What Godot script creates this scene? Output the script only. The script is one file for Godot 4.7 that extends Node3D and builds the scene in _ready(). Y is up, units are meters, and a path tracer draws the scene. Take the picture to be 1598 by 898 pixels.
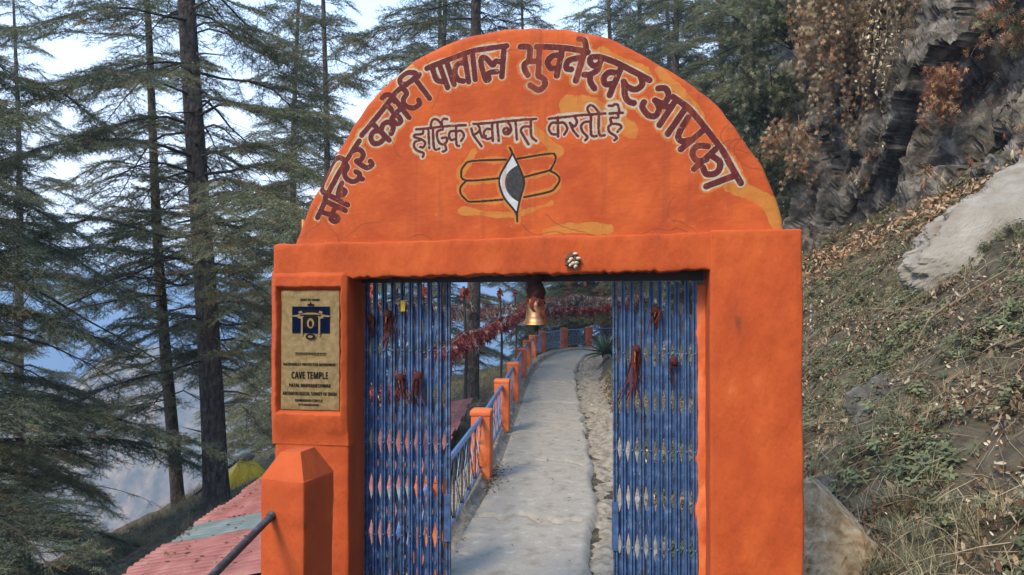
extends Node3D

var rng := RandomNumberGenerator.new()
var nz := FastNoiseLite.new()
var cells := FastNoiseLite.new()
var used_names := {}
var M := {}
var root_gate: Node3D

# ------------------------------------------------------------------ naming and tagging
func numbered(called: String) -> String:
	var k: int = used_names.get(called, 0)
	used_names[called] = k + 1
	return called if k == 0 else "%s_%03d" % [called, k]

func tag(o: Node, label := "", category := "", group := "", kind := ""):
	if label: o.set_meta("label", label)
	if category: o.set_meta("category", category)
	if group: o.set_meta("group", group)
	if kind: o.set_meta("kind", kind)
	return o

func thing(called: String, label: String, category: String, where := Vector3.ZERO, turn := 0.0, group := "") -> Node3D:
	var o := Node3D.new()
	o.name = numbered(called)
	add_child(o)
	o.position = where
	o.rotation.y = turn
	tag(o, label, category, group)
	return o

func part(called: String, mesh: Mesh, m: Material, parent: Node = self) -> MeshInstance3D:
	var o := MeshInstance3D.new()
	o.mesh = mesh
	o.material_override = m
	if parent == self:
		o.name = numbered(called)
		add_child(o)
	else:
		var k := 0
		var n := called
		while parent.has_node(NodePath(n)):
			k += 1
			n = "%s_%03d" % [called, k]
		o.name = n
		parent.add_child(o, true)
	return o

func scatter(called: String, mesh: Mesh, m: Material, where: Array, tint: Array, parent: Node = self) -> MultiMeshInstance3D:
	var mm := MultiMesh.new()
	mm.transform_format = MultiMesh.TRANSFORM_3D
	mm.use_colors = tint.size() > 0
	mm.mesh = mesh
	mm.instance_count = where.size()
	for i in where.size():
		var t: Transform3D = where[i]
		mm.set_instance_transform(i, t)
		if tint.size() > 0:
			var c: Color = tint[i]
			mm.set_instance_color(i, c)
	var o := MultiMeshInstance3D.new()
	o.multimesh = mm
	o.material_override = m
	if parent == self:
		o.name = numbered(called)
		add_child(o)
	else:
		o.name = called
		parent.add_child(o, true)
	o.set_meta("kind", "stuff")
	return o

# ------------------------------------------------------------------ shapes
func fresh() -> SurfaceTool:
	var st := SurfaceTool.new()
	st.begin(Mesh.PRIMITIVE_TRIANGLES)
	return st

func done(st: SurfaceTool) -> ArrayMesh:
	st.generate_normals()
	return st.commit()

func quad(st: SurfaceTool, a: Vector3, b: Vector3, c: Vector3, d: Vector3):
	st.add_vertex(a); st.add_vertex(b); st.add_vertex(c)
	st.add_vertex(a); st.add_vertex(c); st.add_vertex(d)

func tri(st: SurfaceTool, a: Vector3, b: Vector3, c: Vector3):
	st.add_vertex(a); st.add_vertex(b); st.add_vertex(c)

# a sheet given by f(u, v); the positions are worked out once and shared
func sheet(nu: int, nv: int, f: Callable, us := [], vs := [], flat := false) -> ArrayMesh:
	var pos := PackedVector3Array()
	var uv := PackedVector2Array()
	for j in nv + 1:
		for i in nu + 1:
			var u: float = us[i] if us.size() else float(i) / nu
			var v: float = vs[j] if vs.size() else float(j) / nv
			pos.append(f.call(u, v))
			uv.append(Vector2(u, v))
	var idx := PackedInt32Array()
	for j in nv:
		for i in nu:
			var a := j * (nu + 1) + i
			var b := a + nu + 1
			idx.append_array([a, a + 1, b, a + 1, b + 1, b])
	var arr := []
	arr.resize(Mesh.ARRAY_MAX)
	arr[Mesh.ARRAY_VERTEX] = pos
	arr[Mesh.ARRAY_TEX_UV] = uv
	arr[Mesh.ARRAY_INDEX] = idx
	var am := ArrayMesh.new()
	am.add_surface_from_arrays(Mesh.PRIMITIVE_TRIANGLES, arr)
	var st := SurfaceTool.new()
	st.create_from(am, 0)
	if flat:
		st.deindex()
		var fs := fresh()
		fs.set_smooth_group(-1)
		for i in idx.size(): fs.add_vertex(pos[idx[i]])
		return done(fs)
	st.generate_normals()
	return st.commit()

# box with rounded edges whose faces can be uneven like hand-laid plaster or broken stone
func rbox(size: Vector3, r: float, cell: float, amp := 0.0, freq := 3.0, off := Vector3.ZERO, warp = null) -> ArrayMesh:
	var st := fresh()
	add_rbox(st, size, r, cell, amp, freq, off, warp)
	return done(st)

func add_rbox(st: SurfaceTool, size: Vector3, r: float, cell: float, amp := 0.0, freq := 3.0, off := Vector3.ZERO, warp = null, centre := Vector3.ZERO):
	var h := size * 0.5
	for ax in 3:
		for s in [-1.0, 1.0]:
			var a1: int = (ax + 1) % 3
			var a2: int = (ax + 2) % 3
			var l1 := edge_steps(size[a1], r, cell)
			var l2 := edge_steps(size[a2], r, cell)
			var g := []
			for y in l2:
				for x in l1:
					var p := Vector3.ZERO
					p[ax] = s * h[ax]
					p[a1] = x
					p[a2] = y
					var q := Vector3(clampf(p.x, -h.x + r, h.x - r), clampf(p.y, -h.y + r, h.y - r), clampf(p.z, -h.z + r, h.z - r))
					var n := (p - q).normalized()
					var o := q + n * r
					if amp > 0.0:
						var w := (o + off + centre) * freq
						o += n * amp * (nz.get_noise_3d(w.x * 10.0, w.y * 10.0, w.z * 10.0) * 1.6 + 0.5 * nz.get_noise_3d(w.x * 37.0, w.y * 37.0, w.z * 37.0))
					if warp != null: o = warp.call(o)
					g.append(o + centre)
			var n1 := l1.size()
			for j in l2.size() - 1:
				for i in n1 - 1:
					var a: Vector3 = g[j * n1 + i]
					var b: Vector3 = g[j * n1 + i + 1]
					var c: Vector3 = g[(j + 1) * n1 + i + 1]
					var d: Vector3 = g[(j + 1) * n1 + i]
					if s > 0: quad(st, a, d, c, b)
					else: quad(st, a, b, c, d)

func edge_steps(l: float, r: float, cell: float) -> Array:
	var h := l * 0.5
	var out := [-h, -h + r * 0.3]
	var n := maxi(1, int(round((l - 2.0 * r) / cell)))
	for i in n + 1:
		out.append(lerpf(-h + r, h - r, float(i) / n))
	out.append(h - r * 0.3)
	out.append(h)
	return out

func add_tube(st: SurfaceTool, pts: Array, radii: Array, sides := 6, cap := true):
	var rings := []
	var up := Vector3(0.13, 0.2, 0.97).normalized()
	for i in pts.size():
		var p: Vector3 = pts[i]
		var before: Vector3 = pts[maxi(i - 1, 0)]
		var after: Vector3 = pts[mini(i + 1, pts.size() - 1)]
		var d := (after - before).normalized()
		if absf(d.dot(up)) > 0.95: up = Vector3(0.9, 0.1, 0.2).normalized()
		var x := d.cross(up).normalized()
		up = x.cross(d).normalized()
		var rr: float = radii[mini(i, radii.size() - 1)]
		var ring := []
		for k in sides:
			var a := TAU * k / sides
			ring.append(p + (x * cos(a) + up * sin(a)) * rr)
		rings.append(ring)
	for i in pts.size() - 1:
		for k in sides:
			var k2 := (k + 1) % sides
			quad(st, rings[i][k], rings[i][k2], rings[i + 1][k2], rings[i + 1][k])
	if cap:
		for e in [0, pts.size() - 1]:
			for k in sides:
				tri(st, pts[e], rings[e][k], rings[e][(k + 1) % sides])

func tube(pts: Array, radii: Array, sides := 6) -> ArrayMesh:
	var st := fresh()
	add_tube(st, pts, radii, sides)
	return done(st)

func add_bar(st: SurfaceTool, a: Vector3, b: Vector3, w: float, t: float, facing := Vector3.BACK):
	var d := (b - a).normalized()
	var x := d.cross(facing).normalized() * w * 0.5
	var z := x.cross(d).normalized() * t * 0.5
	var p := [a - x - z, a + x - z, a + x + z, a - x + z, b - x - z, b + x - z, b + x + z, b - x + z]
	quad(st, p[0], p[1], p[2], p[3]); quad(st, p[4], p[7], p[6], p[5])
	quad(st, p[0], p[4], p[5], p[1]); quad(st, p[1], p[5], p[6], p[2])
	quad(st, p[2], p[6], p[7], p[3]); quad(st, p[3], p[7], p[4], p[0])

func bar(a: Vector3, b: Vector3, w: float, t: float, facing := Vector3.BACK) -> ArrayMesh:
	var st := fresh()
	st.set_smooth_group(-1)
	add_bar(st, a, b, w, t, facing)
	return done(st)

func lathe(st: SurfaceTool, prof: Array, sides := 24):
	for i in prof.size() - 1:
		var a: Vector2 = prof[i]
		var b: Vector2 = prof[i + 1]
		for k in sides:
			var t := TAU * k / sides
			var u := TAU * (k + 1) / sides
			quad(st, Vector3(a.x * cos(t), a.y, a.x * sin(t)), Vector3(a.x * cos(u), a.y, a.x * sin(u)), Vector3(b.x * cos(u), b.y, b.x * sin(u)), Vector3(b.x * cos(t), b.y, b.x * sin(t)))

func blob(rad: Vector3, amp: float, freq: float, off: Vector3, n := 28, cuts := [], crag := 0.0) -> ArrayMesh:
	return sheet(n * 2, n, func(u, v):
		var th: float = u * TAU
		var ph: float = (v - 0.5) * PI
		var d := Vector3(cos(ph) * cos(th), sin(ph), cos(ph) * sin(th))
		var w := (d * rad + off) * freq * 10.0
		var k := 1.0 + amp * (nz.get_noise_3dv(w) * 1.3 + 0.55 * nz.get_noise_3dv(w * 2.7) + 0.3 * nz.get_noise_3dv(w * 7.1))
		var p := d * k
		if crag > 0.0: k += crag * cells.get_noise_3dv(d * rad * 5.0 + off * 10.0)
		p = d * k
		for c in cuts:
			var pl: Vector3 = c[0]
			var over: float = p.dot(pl) - c[1]
			if over > 0.0: p -= pl * over * 0.92
		if crag > 0.0: p += d * minf(0.8, crag * crag * 70.0) * (0.060 * nz.get_noise_3dv(w * 12.0) + 0.035 * nz.get_noise_3dv(w * 34.0) + 0.015 * nz.get_noise_3dv(w * 90.0))
		return p * rad, [], [], crag > 0.0)

# ------------------------------------------------------------------ textures and materials
func noise_tex(size: int, freq: float, seed_: int, ramp := [], octaves := 5, normal := 0.0, kind := FastNoiseLite.TYPE_SIMPLEX_SMOOTH) -> Texture2D:
	var n := FastNoiseLite.new()
	n.noise_type = kind
	n.seed = seed_
	n.frequency = freq
	n.fractal_octaves = octaves
	n.fractal_gain = 0.58
	var im := n.get_seamless_image(size, size)
	if normal > 0.0:
		im.convert(Image.FORMAT_RGBA8)
		im.bump_map_to_normal_map(normal)
		return ImageTexture.create_from_image(im)
	if ramp.size():
		var g := Gradient.new()
		var offs := PackedFloat32Array()
		var cols := PackedColorArray()
		for r in ramp:
			offs.append(r[0])
			var c: Color = r[1]
			cols.append(c.linear_to_srgb())
		g.offsets = offs
		g.colors = cols
		var lut := []
		for i in 256: lut.append(g.sample(i / 255.0))
		var src := im.get_data()
		var step := src.size() / (size * size)
		var out := PackedByteArray()
		out.resize(size * size * 3)
		for i in size * size:
			var c: Color = lut[src[i * step]]
			out[i * 3] = c.r8
			out[i * 3 + 1] = c.g8
			out[i * 3 + 2] = c.b8
		return ImageTexture.create_from_image(Image.create_from_data(size, size, false, Image.FORMAT_RGB8, out))
	return ImageTexture.create_from_image(im)

func mat(c: Color, rough := 0.8, metal := 0.0) -> StandardMaterial3D:
	var m := StandardMaterial3D.new()
	m.albedo_color = c.linear_to_srgb()
	m.roughness = rough
	m.metallic = metal
	return m

func textured(tex: Texture2D, scale: float, rough := 0.85, nrm: Texture2D = null, depth := 1.0, world := true) -> StandardMaterial3D:
	var m := StandardMaterial3D.new()
	m.albedo_texture = tex
	m.roughness = rough
	m.uv1_triplanar = true
	m.uv1_world_triplanar = world
	m.uv1_scale = Vector3.ONE * scale
	if nrm:
		m.normal_enabled = true
		m.normal_texture = nrm
		m.normal_scale = depth
	return m

func C(r: float, g: float, b: float) -> Color: return Color(r, g, b)

func make_materials():
	var rough_n := noise_tex(512, 0.02, 11, [], 6, 10.0)
	var fine_n := noise_tex(512, 0.06, 12, [], 4, 6.0)
	var rock_n := noise_tex(512, 0.012, 13, [], 7, 22.0)
	M.rough_n = rough_n
	var plaster_n := noise_tex(1024, 0.012, 14, [], 9, 5.0)
	M.plaster_n = plaster_n
	M.fine_n = fine_n
	M.orange = textured(noise_tex(512, 0.012, 1, [[0.0, C(.16, .034, .014)], [0.14, C(.36, .054, .011)], [0.34, C(.41, .062, .009)], [0.494, C(.445, .071, .010)], [0.50, C(.31, .050, .010)], [0.506, C(.445, .071, .010)], [0.7, C(.475, .080, .012)], [0.88, C(.51, .098, .018)], [1.0, C(.56, .15, .05)]], 9), 0.6, 0.85, plaster_n, 0.6)
	M.orange.uv1_scale = Vector3(0.7, 0.33, 0.7)
	M.post = textured(noise_tex(256, 0.012, 2, [[0.0, C(.46, .085, .02)], [0.5, C(.62, .14, .04)], [1.0, C(.70, .22, .09)]], 6), 0.9, 0.8, rough_n, 0.25)
	M.blue = textured(noise_tex(256, 0.02, 3, [[0.0, C(.035, .03, .035)], [0.2, C(.032, .068, .16)], [0.5, C(.043, .10, .255)], [0.75, C(.072, .15, .33)], [1.0, C(.25, .30, .40)]], 6), 2.6, 0.5, fine_n, 0.25)
	M.worn_blue = textured(noise_tex(256, 0.03, 34, [[0.0, C(.06, .03, .02)], [0.3, C(.05, .055, .09)], [0.5, C(.045, .095, .22)], [0.8, C(.10, .17, .32)], [1.0, C(.30, .33, .38)]], 7), 2.6, 0.55, fine_n, 0.35)
	M.black_iron = mat(C(.012, .013, .018), 0.6)
	M.pale_blue = textured(noise_tex(256, 0.02, 4, [[0.0, C(.12, .22, .42)], [0.5, C(.22, .36, .62)], [1.0, C(.40, .50, .66)]], 5), 2.2, 0.5)
	M.mid_blue = textured(noise_tex(256, 0.02, 5, [[0.0, C(.08, .14, .28)], [0.5, C(.14, .24, .46)], [1.0, C(.3, .38, .5)]], 5), 2.2, 0.5)
	M.concrete = textured(noise_tex(1024, 0.009, 6, [[0.0, C(.21, .185, .15)], [0.3, C(.285, .255, .215)], [0.5, C(.34, .31, .265)], [0.62, C(.30, .275, .24)], [1.0, C(.47, .44, .385)]], 9), 0.42, 0.95, plaster_n, 0.5)
	M.broken = textured(noise_tex(512, 0.02, 7, [[0.0, C(.09, .07, .048)], [0.35, C(.205, .17, .13)], [0.6, C(.29, .255, .205)], [1.0, C(.42, .38, .32)]], 8), 0.7, 0.95, rough_n, 0.6)
	M.soil = textured(noise_tex(1024, 0.012, 8, [[0.0, C(.022, .017, .011)], [0.35, C(.055, .043, .029)], [0.55, C(.095, .078, .052)], [0.72, C(.10, .092, .054)], [1.0, C(.20, .165, .11)]], 8), 0.5, 1.0, rock_n, 1.2)
	M.far = textured(noise_tex(512, 0.02, 9, [[0.0, C(.05, .06, .03)], [0.45, C(.16, .13, .08)], [0.7, C(.36, .25, .15)], [1.0, C(.5, .4, .28)]], 7), 0.012, 1.0)
	M.far_forest = textured(noise_tex(256, 0.03, 35, [[0.0, C(.02, .035, .02)], [0.6, C(.05, .07, .04)], [1.0, C(.11, .12, .08)]], 6), 0.006, 1.0)
	M.rock = textured(noise_tex(1024, 0.01, 21, [[0.0, C(.12, .09, .06)], [0.22, C(.19, .16, .125)], [0.44, C(.24, .22, .19)], [0.495, C(.25, .23, .20)], [0.5, C(.12, .10, .08)], [0.505, C(.25, .235, .205)], [0.65, C(.28, .265, .235)], [1.0, C(.36, .345, .315)]], 9), 0.22, 0.95, plaster_n, 0.8, false)
	M.tan_rock = textured(noise_tex(512, 0.012, 22, [[0.0, C(.06, .04, .022)], [0.3, C(.22, .145, .075)], [0.5, C(.37, .26, .145)], [0.7, C(.44, .345, .225)], [1.0, C(.55, .47, .36)]], 9), 1.9, 0.95, plaster_n, 2.0)
	M.cliff = textured(noise_tex(1024, 0.007, 23, [[0.0, C(.014, .012, .010)], [0.36, C(.055, .048, .041)], [0.5, C(.11, .10, .088)], [0.62, C(.19, .178, .165)], [1.0, C(.46, .44, .42)]], 9), 0.34, 0.95, plaster_n, 1.8)
	M.bark = textured(noise_tex(512, 0.02, 24, [[0.0, C(.025, .02, .017)], [0.4, C(.075, .06, .05)], [0.6, C(.11, .092, .078)], [1.0, C(.24, .21, .18)]], 7), 1.1, 1.0, rock_n, 1.4)
	M.bark.uv1_scale = Vector3(1.6, 0.5, 1.6)
	M.twig = mat(C(.05, .04, .033), 1.0)
	M.ash_rock = textured(noise_tex(512, 0.012, 33, [[0.0, C(.015, .014, .012)], [0.35, C(.055, .05, .044)], [0.6, C(.115, .107, .095)], [1.0, C(.28, .27, .25)]], 9), 0.9, 0.95, plaster_n, 1.6)
	M.brass = textured(noise_tex(256, 0.02, 25, [[0.0, C(.24, .12, .06)], [0.5, C(.44, .24, .12)], [1.0, C(.60, .38, .22)]], 5), 5.0, 0.42)
	M.brass.metallic = 0.9
	M.plate = textured(noise_tex(256, 0.03, 26, [[0.0, C(.14, .095, .035)], [0.5, C(.23, .165, .07)], [1.0, C(.32, .24, .12)]], 6), 3.0, 0.65, fine_n, 0.15)
	M.plate.metallic = 0.1
	M.ink = mat(C(.014, .012, .012), 0.7)
	M.navy = mat(C(.004, .008, .030), 1.0)
	M.navy.metallic_specular = 0.1
	M.ink.metallic_specular = 0.1
	M.pink_tin = textured(noise_tex(512, 0.012, 27, [[0.0, C(.09, .045, .035)], [0.25, C(.20, .070, .060)], [0.5, C(.275, .092, .082)], [0.75, C(.33, .135, .118)], [1.0, C(.42, .29, .25)]], 8), 0.55, 0.6)
	M.teal_tin = textured(noise_tex(256, 0.014, 28, [[0.0, C(.09, .11, .10)], [0.5, C(.13, .175, .18)], [1.0, C(.27, .30, .285)]], 6), 0.6, 0.6)
	M.wall = textured(noise_tex(256, 0.014, 29, [[0.0, C(.10, .035, .028)], [0.5, C(.17, .06, .05)], [1.0, C(.24, .10, .085)]], 6), 0.6, 0.9)
	M.yellow = textured(noise_tex(256, 0.014, 30, [[0.0, C(.62, .42, .02)], [0.5, C(.85, .62, .03)], [1.0, C(.92, .74, .10)]], 4), 1.2, 0.6)
	M.yellow.backlight_enabled = true
	M.yellow.backlight = Color(.5, .5, .5)
	M.white = mat(C(.72, .72, .72), 0.6)
	M.wood = textured(noise_tex(256, 0.02, 31, [[0.0, C(.06, .045, .03)], [0.5, C(.19, .14, .095)], [1.0, C(.34, .27, .19)]], 6), 2.0, 0.95)
	M.pole = mat(C(.03, .026, .024), 0.7)
	M.rope = mat(C(.22, .17, .13), 1.0)
	M.steel = textured(noise_tex(256, 0.03, 32, [[0.0, C(.02, .02, .022)], [0.6, C(.05, .052, .058)], [1.0, C(.16, .16, .165)]], 6), 4.0, 0.42)
	M.steel.metallic = 0.3
	for k in [["needle", 0.22], ["leaf", 0.3], ["dry", 0.2], ["cloth", 0.25], ["blade", 0.3]]:
		var m := mat(Color.WHITE, 0.75)
		m.vertex_color_use_as_albedo = true
		m.cull_mode = BaseMaterial3D.CULL_DISABLED
		m.backlight_enabled = true
		var b: float = k[1]
		m.backlight = Color(b, b, b)
		M[k[0]] = m

# ------------------------------------------------------------------ the lie of the land
var line: Array[Vector2] = [Vector2(0, 6), Vector2(0.0, 0), Vector2(0.02, -3.3), Vector2(0.09, -5.5), Vector2(0.42, -8.4), Vector2(0.62, -11.3), Vector2(0.8, -14.2), Vector2(1.05, -18), Vector2(1.32, -21), Vector2(1.75, -24), Vector2(2.45, -26.6), Vector2(3.6, -28.2), Vector2(5.4, -29), Vector2(9, -29.2), Vector2(20, -28)]
# signed distance from the middle of the path: right of it positive
func aside(p: Vector2) -> float:
	var best := 1e9
	var sgn := 1.0
	for i in line.size() - 1:
		var a := line[i]
		var ab := line[i + 1] - a
		var t := clampf((p - a).dot(ab) / ab.length_squared(), 0.0, 1.0)
		var d := p - (a + ab * t)
		var l := d.length_squared()
		if l < best:
			best = l
			sgn = 1.0 if ab.x * d.y - ab.y * d.x > 0.0 else -1.0
	return sqrt(best) * sgn

func along(z: float) -> float:      # x of the path's middle at depth z (before the bend)
	for i in line.size() - 1:
		if z <= line[i].y and z >= line[i + 1].y:
			return lerpf(line[i].x, line[i + 1].x, (line[i].y - z) / (line[i].y - line[i + 1].y))
	return 0.0

func land(x: float, z: float) -> float:
	var d := aside(Vector2(x, z))
	var bumps := nz.get_noise_2d(x * 9.0, z * 9.0) * 0.5 + nz.get_noise_2d(x * 31.0 + 70.0, z * 31.0) * 0.22
	if d > 0.0:
		var r := maxf(0.0, d - 1.0)
		var h := 0.72 * r + 0.12 * smoothstep(0.0, 0.5, r)
		if r > 7.0: h += 0.25 * (r - 7.0)
		if h > 14.0: h = 14.0 + 10.0 * (1.0 - exp(-(h - 14.0) / 10.0))
		bumps += 0.35 * nz.get_noise_2d(x * 55.0, z * 55.0 + 90.0)
		return h + bumps * 0.34 * smoothstep(0.1, 1.2, r) - 0.06
	var s := maxf(0.0, -d - 0.95)
	var l := -0.12 - 0.18 * s - 0.014 * minf(s, 5.6) * minf(s, 5.6)
	if s > 5.6 and z > -26.0: l -= 0.55 * (minf(s, 160.0) - 5.6)
	elif s > 5.6: l -= 0.32 * (minf(s, 160.0) - 5.6)
	return l + bumps * 0.25 * smoothstep(0.1, 1.2, s)

func on_land(x: float, z: float, up := 0.0) -> Vector3: return Vector3(x, land(x, z) + up, z)
var red_words := {
	"mandir": [11, [[-971,2459,-948,2504,-926,2565],[-937,2536,-834,2489],[-954,2486,-926,2476,-903,2469,-906,2450,-884,2438,-868,2450,-878,2465,-900,2469],[-898,2469,-891,2492,-881,2507],[-926,2568,-946,2583,-949,2611,-907,2700,-879,2733,-851,2732,-839,2709,-870,2660,-918,2575],[-915,2562,-823,2515],[-853,2618,-865,2590,-870,2566,-846,2563,-836,2578,-848,2588],[-845,2701,-768,2810],[-839,2708,-824,2690,-839,2662,-826,2634,-795,2623,-769,2636,-765,2658,-784,2668],[-769,2638,-751,2633],[-801,2764,-768,2771,-748,2748,-759,2723,-780,2717,-757,2699,-729,2685,-706,2699,-715,2715]]],
	"kameti": [11, [[-756,2837,-632,2978,-590,3030,-547,3060,-480,3105],[-700,2885,-623,2809],[-666,2854,-697,2852,-712,2824,-697,2797,-669,2799,-648,2819,-654,2841],[-663,2858,-651,2885,-623,2892,-604,2870,-613,2840],[-629,2969,-599,2929,-610,2909,-589,2885,-568,2893,-578,2916,-599,2928],[-599,2929,-570,2951],[-599,3000,-528,2909],[-657,3006,-637,3020,-614,3013,-597,2987],[-556,3043,-541,3022,-556,2994,-547,2966,-510,2954,-480,2971,-485,2990],[-504,3091,-431,2994],[-486,3096,-504,3115,-541,3116,-571,3094,-568,3070,-541,3062]]],
	"patal": [11, [[-444,3132,-377,3157,-311,3177,-222,3203,-75,3216],[-419,3137,-401,3081,-371,3068,-360,3071],[-386,3147,-347,3040],[-352,3157,-317,3052],[-266,3149,-299,3145,-314,3111,-299,3075,-274,3066],[-267,3173,-250,3062],[-231,3183,-219,3071],[-87,3208,-97,3078],[-92,3141,-125,3149,-139,3132,-169,3164,-189,3167,-191,3135,-172,3070,-156,3070,-157,3097,-119,3101]]],
	"bhuvaneshvar": [12, [[-13,3209,28,3204,29,3164,28,3143,69,3141],[25,3143,4,3126,11,3096,21,3081],[73,3204,68,3079],[61,3205,155,3197,240,3182,287,3169],[69,3074,93,3060,97,3031,69,3011,32,3034],[176,3194,150,3071],[171,3158,136,3162,109,3135,126,3104,159,3107],[259,3146,212,3140,195,3125,194,3102,214,3097],[273,3170,235,3046],[250,3230,271,3225,279,3198,279,3167],[330,3147,304,3145,298,3124,318,3107,341,3119,344,3143,330,3147],[341,3119,329,3088,299,3070,273,3070],[298,3069,300,3036,316,3007],[353,3141,427,3109,556,3033],[432,3091,383,2976],[420,3068,383,3076,358,3052,367,3024,406,3027],[517,3052,525,3017,497,2995,461,3008,444,3033],[447,3025,450,2972,465,2944,488,2936]]],
	"aapka": [12, [[593,2995,623,2994,637,2962,616,2930,579,2944],[586,2935,597,2908,581,2877,549,2881,525,2916,532,2938],[598,2919,637,2913],[665,2937,598,2836],[710,2907,633,2796],[654,2956,723,2901,792,2815,860,2721,894,2657,938,2575],[720,2864,678,2791,692,2763,730,2768],[785,2808,688,2727],[833,2722,744,2640],[802,2736,758,2739,737,2709,757,2675,795,2679],[819,2694,853,2664,840,2623,798,2616,781,2645],[908,2606,795,2564]]],
	"hardik": [5, [[-495,2855,-432,2858,-374,2863,-263,2866],[-463,2854,-465,2834,-500,2830,-503,2819,-474,2810,-453,2793,-461,2772,-476,2774],[-474,2806,-499,2798,-505,2778,-490,2757,-461,2745,-463,2729],[-438,2857,-434,2767],[-416,2860,-411,2767,-387,2763],[-426,2857,-424,2884,-412,2898,-390,2891,-370,2863],[-370,2859,-374,2882,-366,2898,-350,2896],[-370,2850,-394,2843,-397,2819,-387,2791,-366,2782,-350,2798,-354,2813,-374,2811],[-362,2786,-354,2758,-370,2749],[-308,2864,-306,2784,-294,2772],[-308,2840,-333,2840,-341,2821,-329,2800,-308,2808],[-304,2839,-284,2840,-271,2819,-284,2795]]],
	"svagat": [5, [[-227,2870,-142,2872,-41,2879,58,2882],[-209,2869,-198,2841,-226,2822,-237,2849],[-230,2822,-190,2767],[-198,2837,-186,2807,-170,2814],[-142,2870,-138,2790],[-142,2842,-169,2844,-180,2823,-166,2800,-140,2806],[-118,2874,-111,2789],[-70,2872,-59,2856,-56,2834,-69,2819,-86,2823,-89,2839,-75,2847,-65,2835,-78,2829],[-35,2874,-29,2794],[34,2848,3,2849,-11,2833,3,2805,24,2770],[34,2876,36,2809,58,2784]]],
	"karti": [5, [[114,2881,211,2888,296,2893,364,2895],[154,2887,156,2801],[151,2861,129,2862,115,2840,126,2814,151,2810],[160,2861,183,2860,197,2834,183,2808],[228,2887,240,2864,228,2842,208,2859],[211,2854,223,2825,245,2798],[296,2862,271,2859,258,2841,265,2818,282,2800,285,2789,276,2780],[302,2893,302,2805,326,2797],[336,2900,337,2806,361,2799],[296,2895,286,2918,297,2933,316,2926,336,2900]]],
	"hai": [5, [[383,2894,439,2895],[419,2893,419,2874,389,2875,389,2858,394,2849,422,2845,434,2832,417,2812],[391,2847,377,2833,384,2811,405,2796,414,2784,403,2776],[380,2929,397,2928],[403,2933,419,2930,426,2899]]],
}
var black_lines := {
	"tilak": [3, [[-77,2704,-234,2702,-268,2685,-284,2653,-262,2615,-111,2621],[-262,2613,-286,2586,-286,2556,-264,2530,-234,2518,-94,2525],[-27,2707,115,2725,141,2720,144,2696,128,2663,111,2649,7,2625],[119,2649,148,2633,163,2609,145,2576,115,2555,3,2534],[-62,2758,-52,2730,-81,2677,-105,2632,-107,2590,-85,2531,-35,2468,-27,2426],[-62,2758,-27,2688,-1,2625,3,2588,-14,2530,-27,2468,-27,2426]]],
}
var eye_white := [-52,2730,-81,2677,-105,2632,-107,2590,-85,2531,-35,2468,-27,2468,-14,2530,3,2588,-1,2625,-27,2688]
var iris := [-27,2678,-60,2656,-80,2623,-80,2581,-60,2543,-22,2515,-14,2530,3,2588,-1,2625,-24,2679]
var ochre_strokes := [
	[45, [211,2936,310,2918,338,2875]],
	[35, [408,2858,477,2813]],
	[22, [97,2379,239,2394,379,2381]],
	[32, [896,2571,1053,2480,1092,2398]],
	[20, [601,3074,723,2930,816,2774]],
	[12, [-282,2477,-47,2458,125,2504]],
	[25, [39,2843,154,2739]],
	[12, [-223,2751,-282,2651]],
	[10, [-768,2827,-862,2696]],
	[12, [-523,3142,-584,3057,-645,2985]],
	[10, [-956,2488,-893,2577]],
	[18, [352,3171,546,3063]],
]

# ------------------------------------------------------------------ painted lettering of the arch
func seg_dist(p: Vector2, a: Vector2, b: Vector2) -> float:
	var ab := b - a
	var t := clampf((p - a).dot(ab) / maxf(ab.length_squared(), 1e-9), 0.0, 1.0)
	return p.distance_to(a + ab * t)

func smooth_path(q: Array) -> Array:
	var pts := []
	for i in q.size() / 2: pts.append(Vector2(q[2 * i], q[2 * i + 1]) * 0.001)
	if pts.size() < 3: return pts
	var out := []
	for i in pts.size() - 1:
		var p0: Vector2 = pts[maxi(i - 1, 0)]
		var p1: Vector2 = pts[i]
		var p2: Vector2 = pts[i + 1]
		var p3: Vector2 = pts[mini(i + 2, pts.size() - 1)]
		for k in 4:
			out.append(p1.cubic_interpolate(p2, p0, p3, k / 4.0))
	out.append(pts[-1])
	return out

const AU0 := -1.16
const AV0 := 2.30
const APX := 0.0016
const AW := 1448
const AH := 640

func stroke_into(f: PackedFloat32Array, pts: Array, r: float, reach: float):
	for i in pts.size() - 1:
		var a: Vector2 = pts[i]
		var b: Vector2 = pts[i + 1]
		var x0 := maxi(0, int((minf(a.x, b.x) - reach - AU0) / APX))
		var x1 := mini(AW - 1, int((maxf(a.x, b.x) + reach - AU0) / APX))
		var y0 := maxi(0, int((minf(a.y, b.y) - reach - AV0) / APX))
		var y1 := mini(AH - 1, int((maxf(a.y, b.y) + reach - AV0) / APX))
		for y in range(y0, y1 + 1):
			for x in range(x0, x1 + 1):
				var d := seg_dist(Vector2(AU0 + x * APX, AV0 + y * APX), a, b) - r
				var k := y * AW + x
				if d < f[k]: f[k] = d

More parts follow.
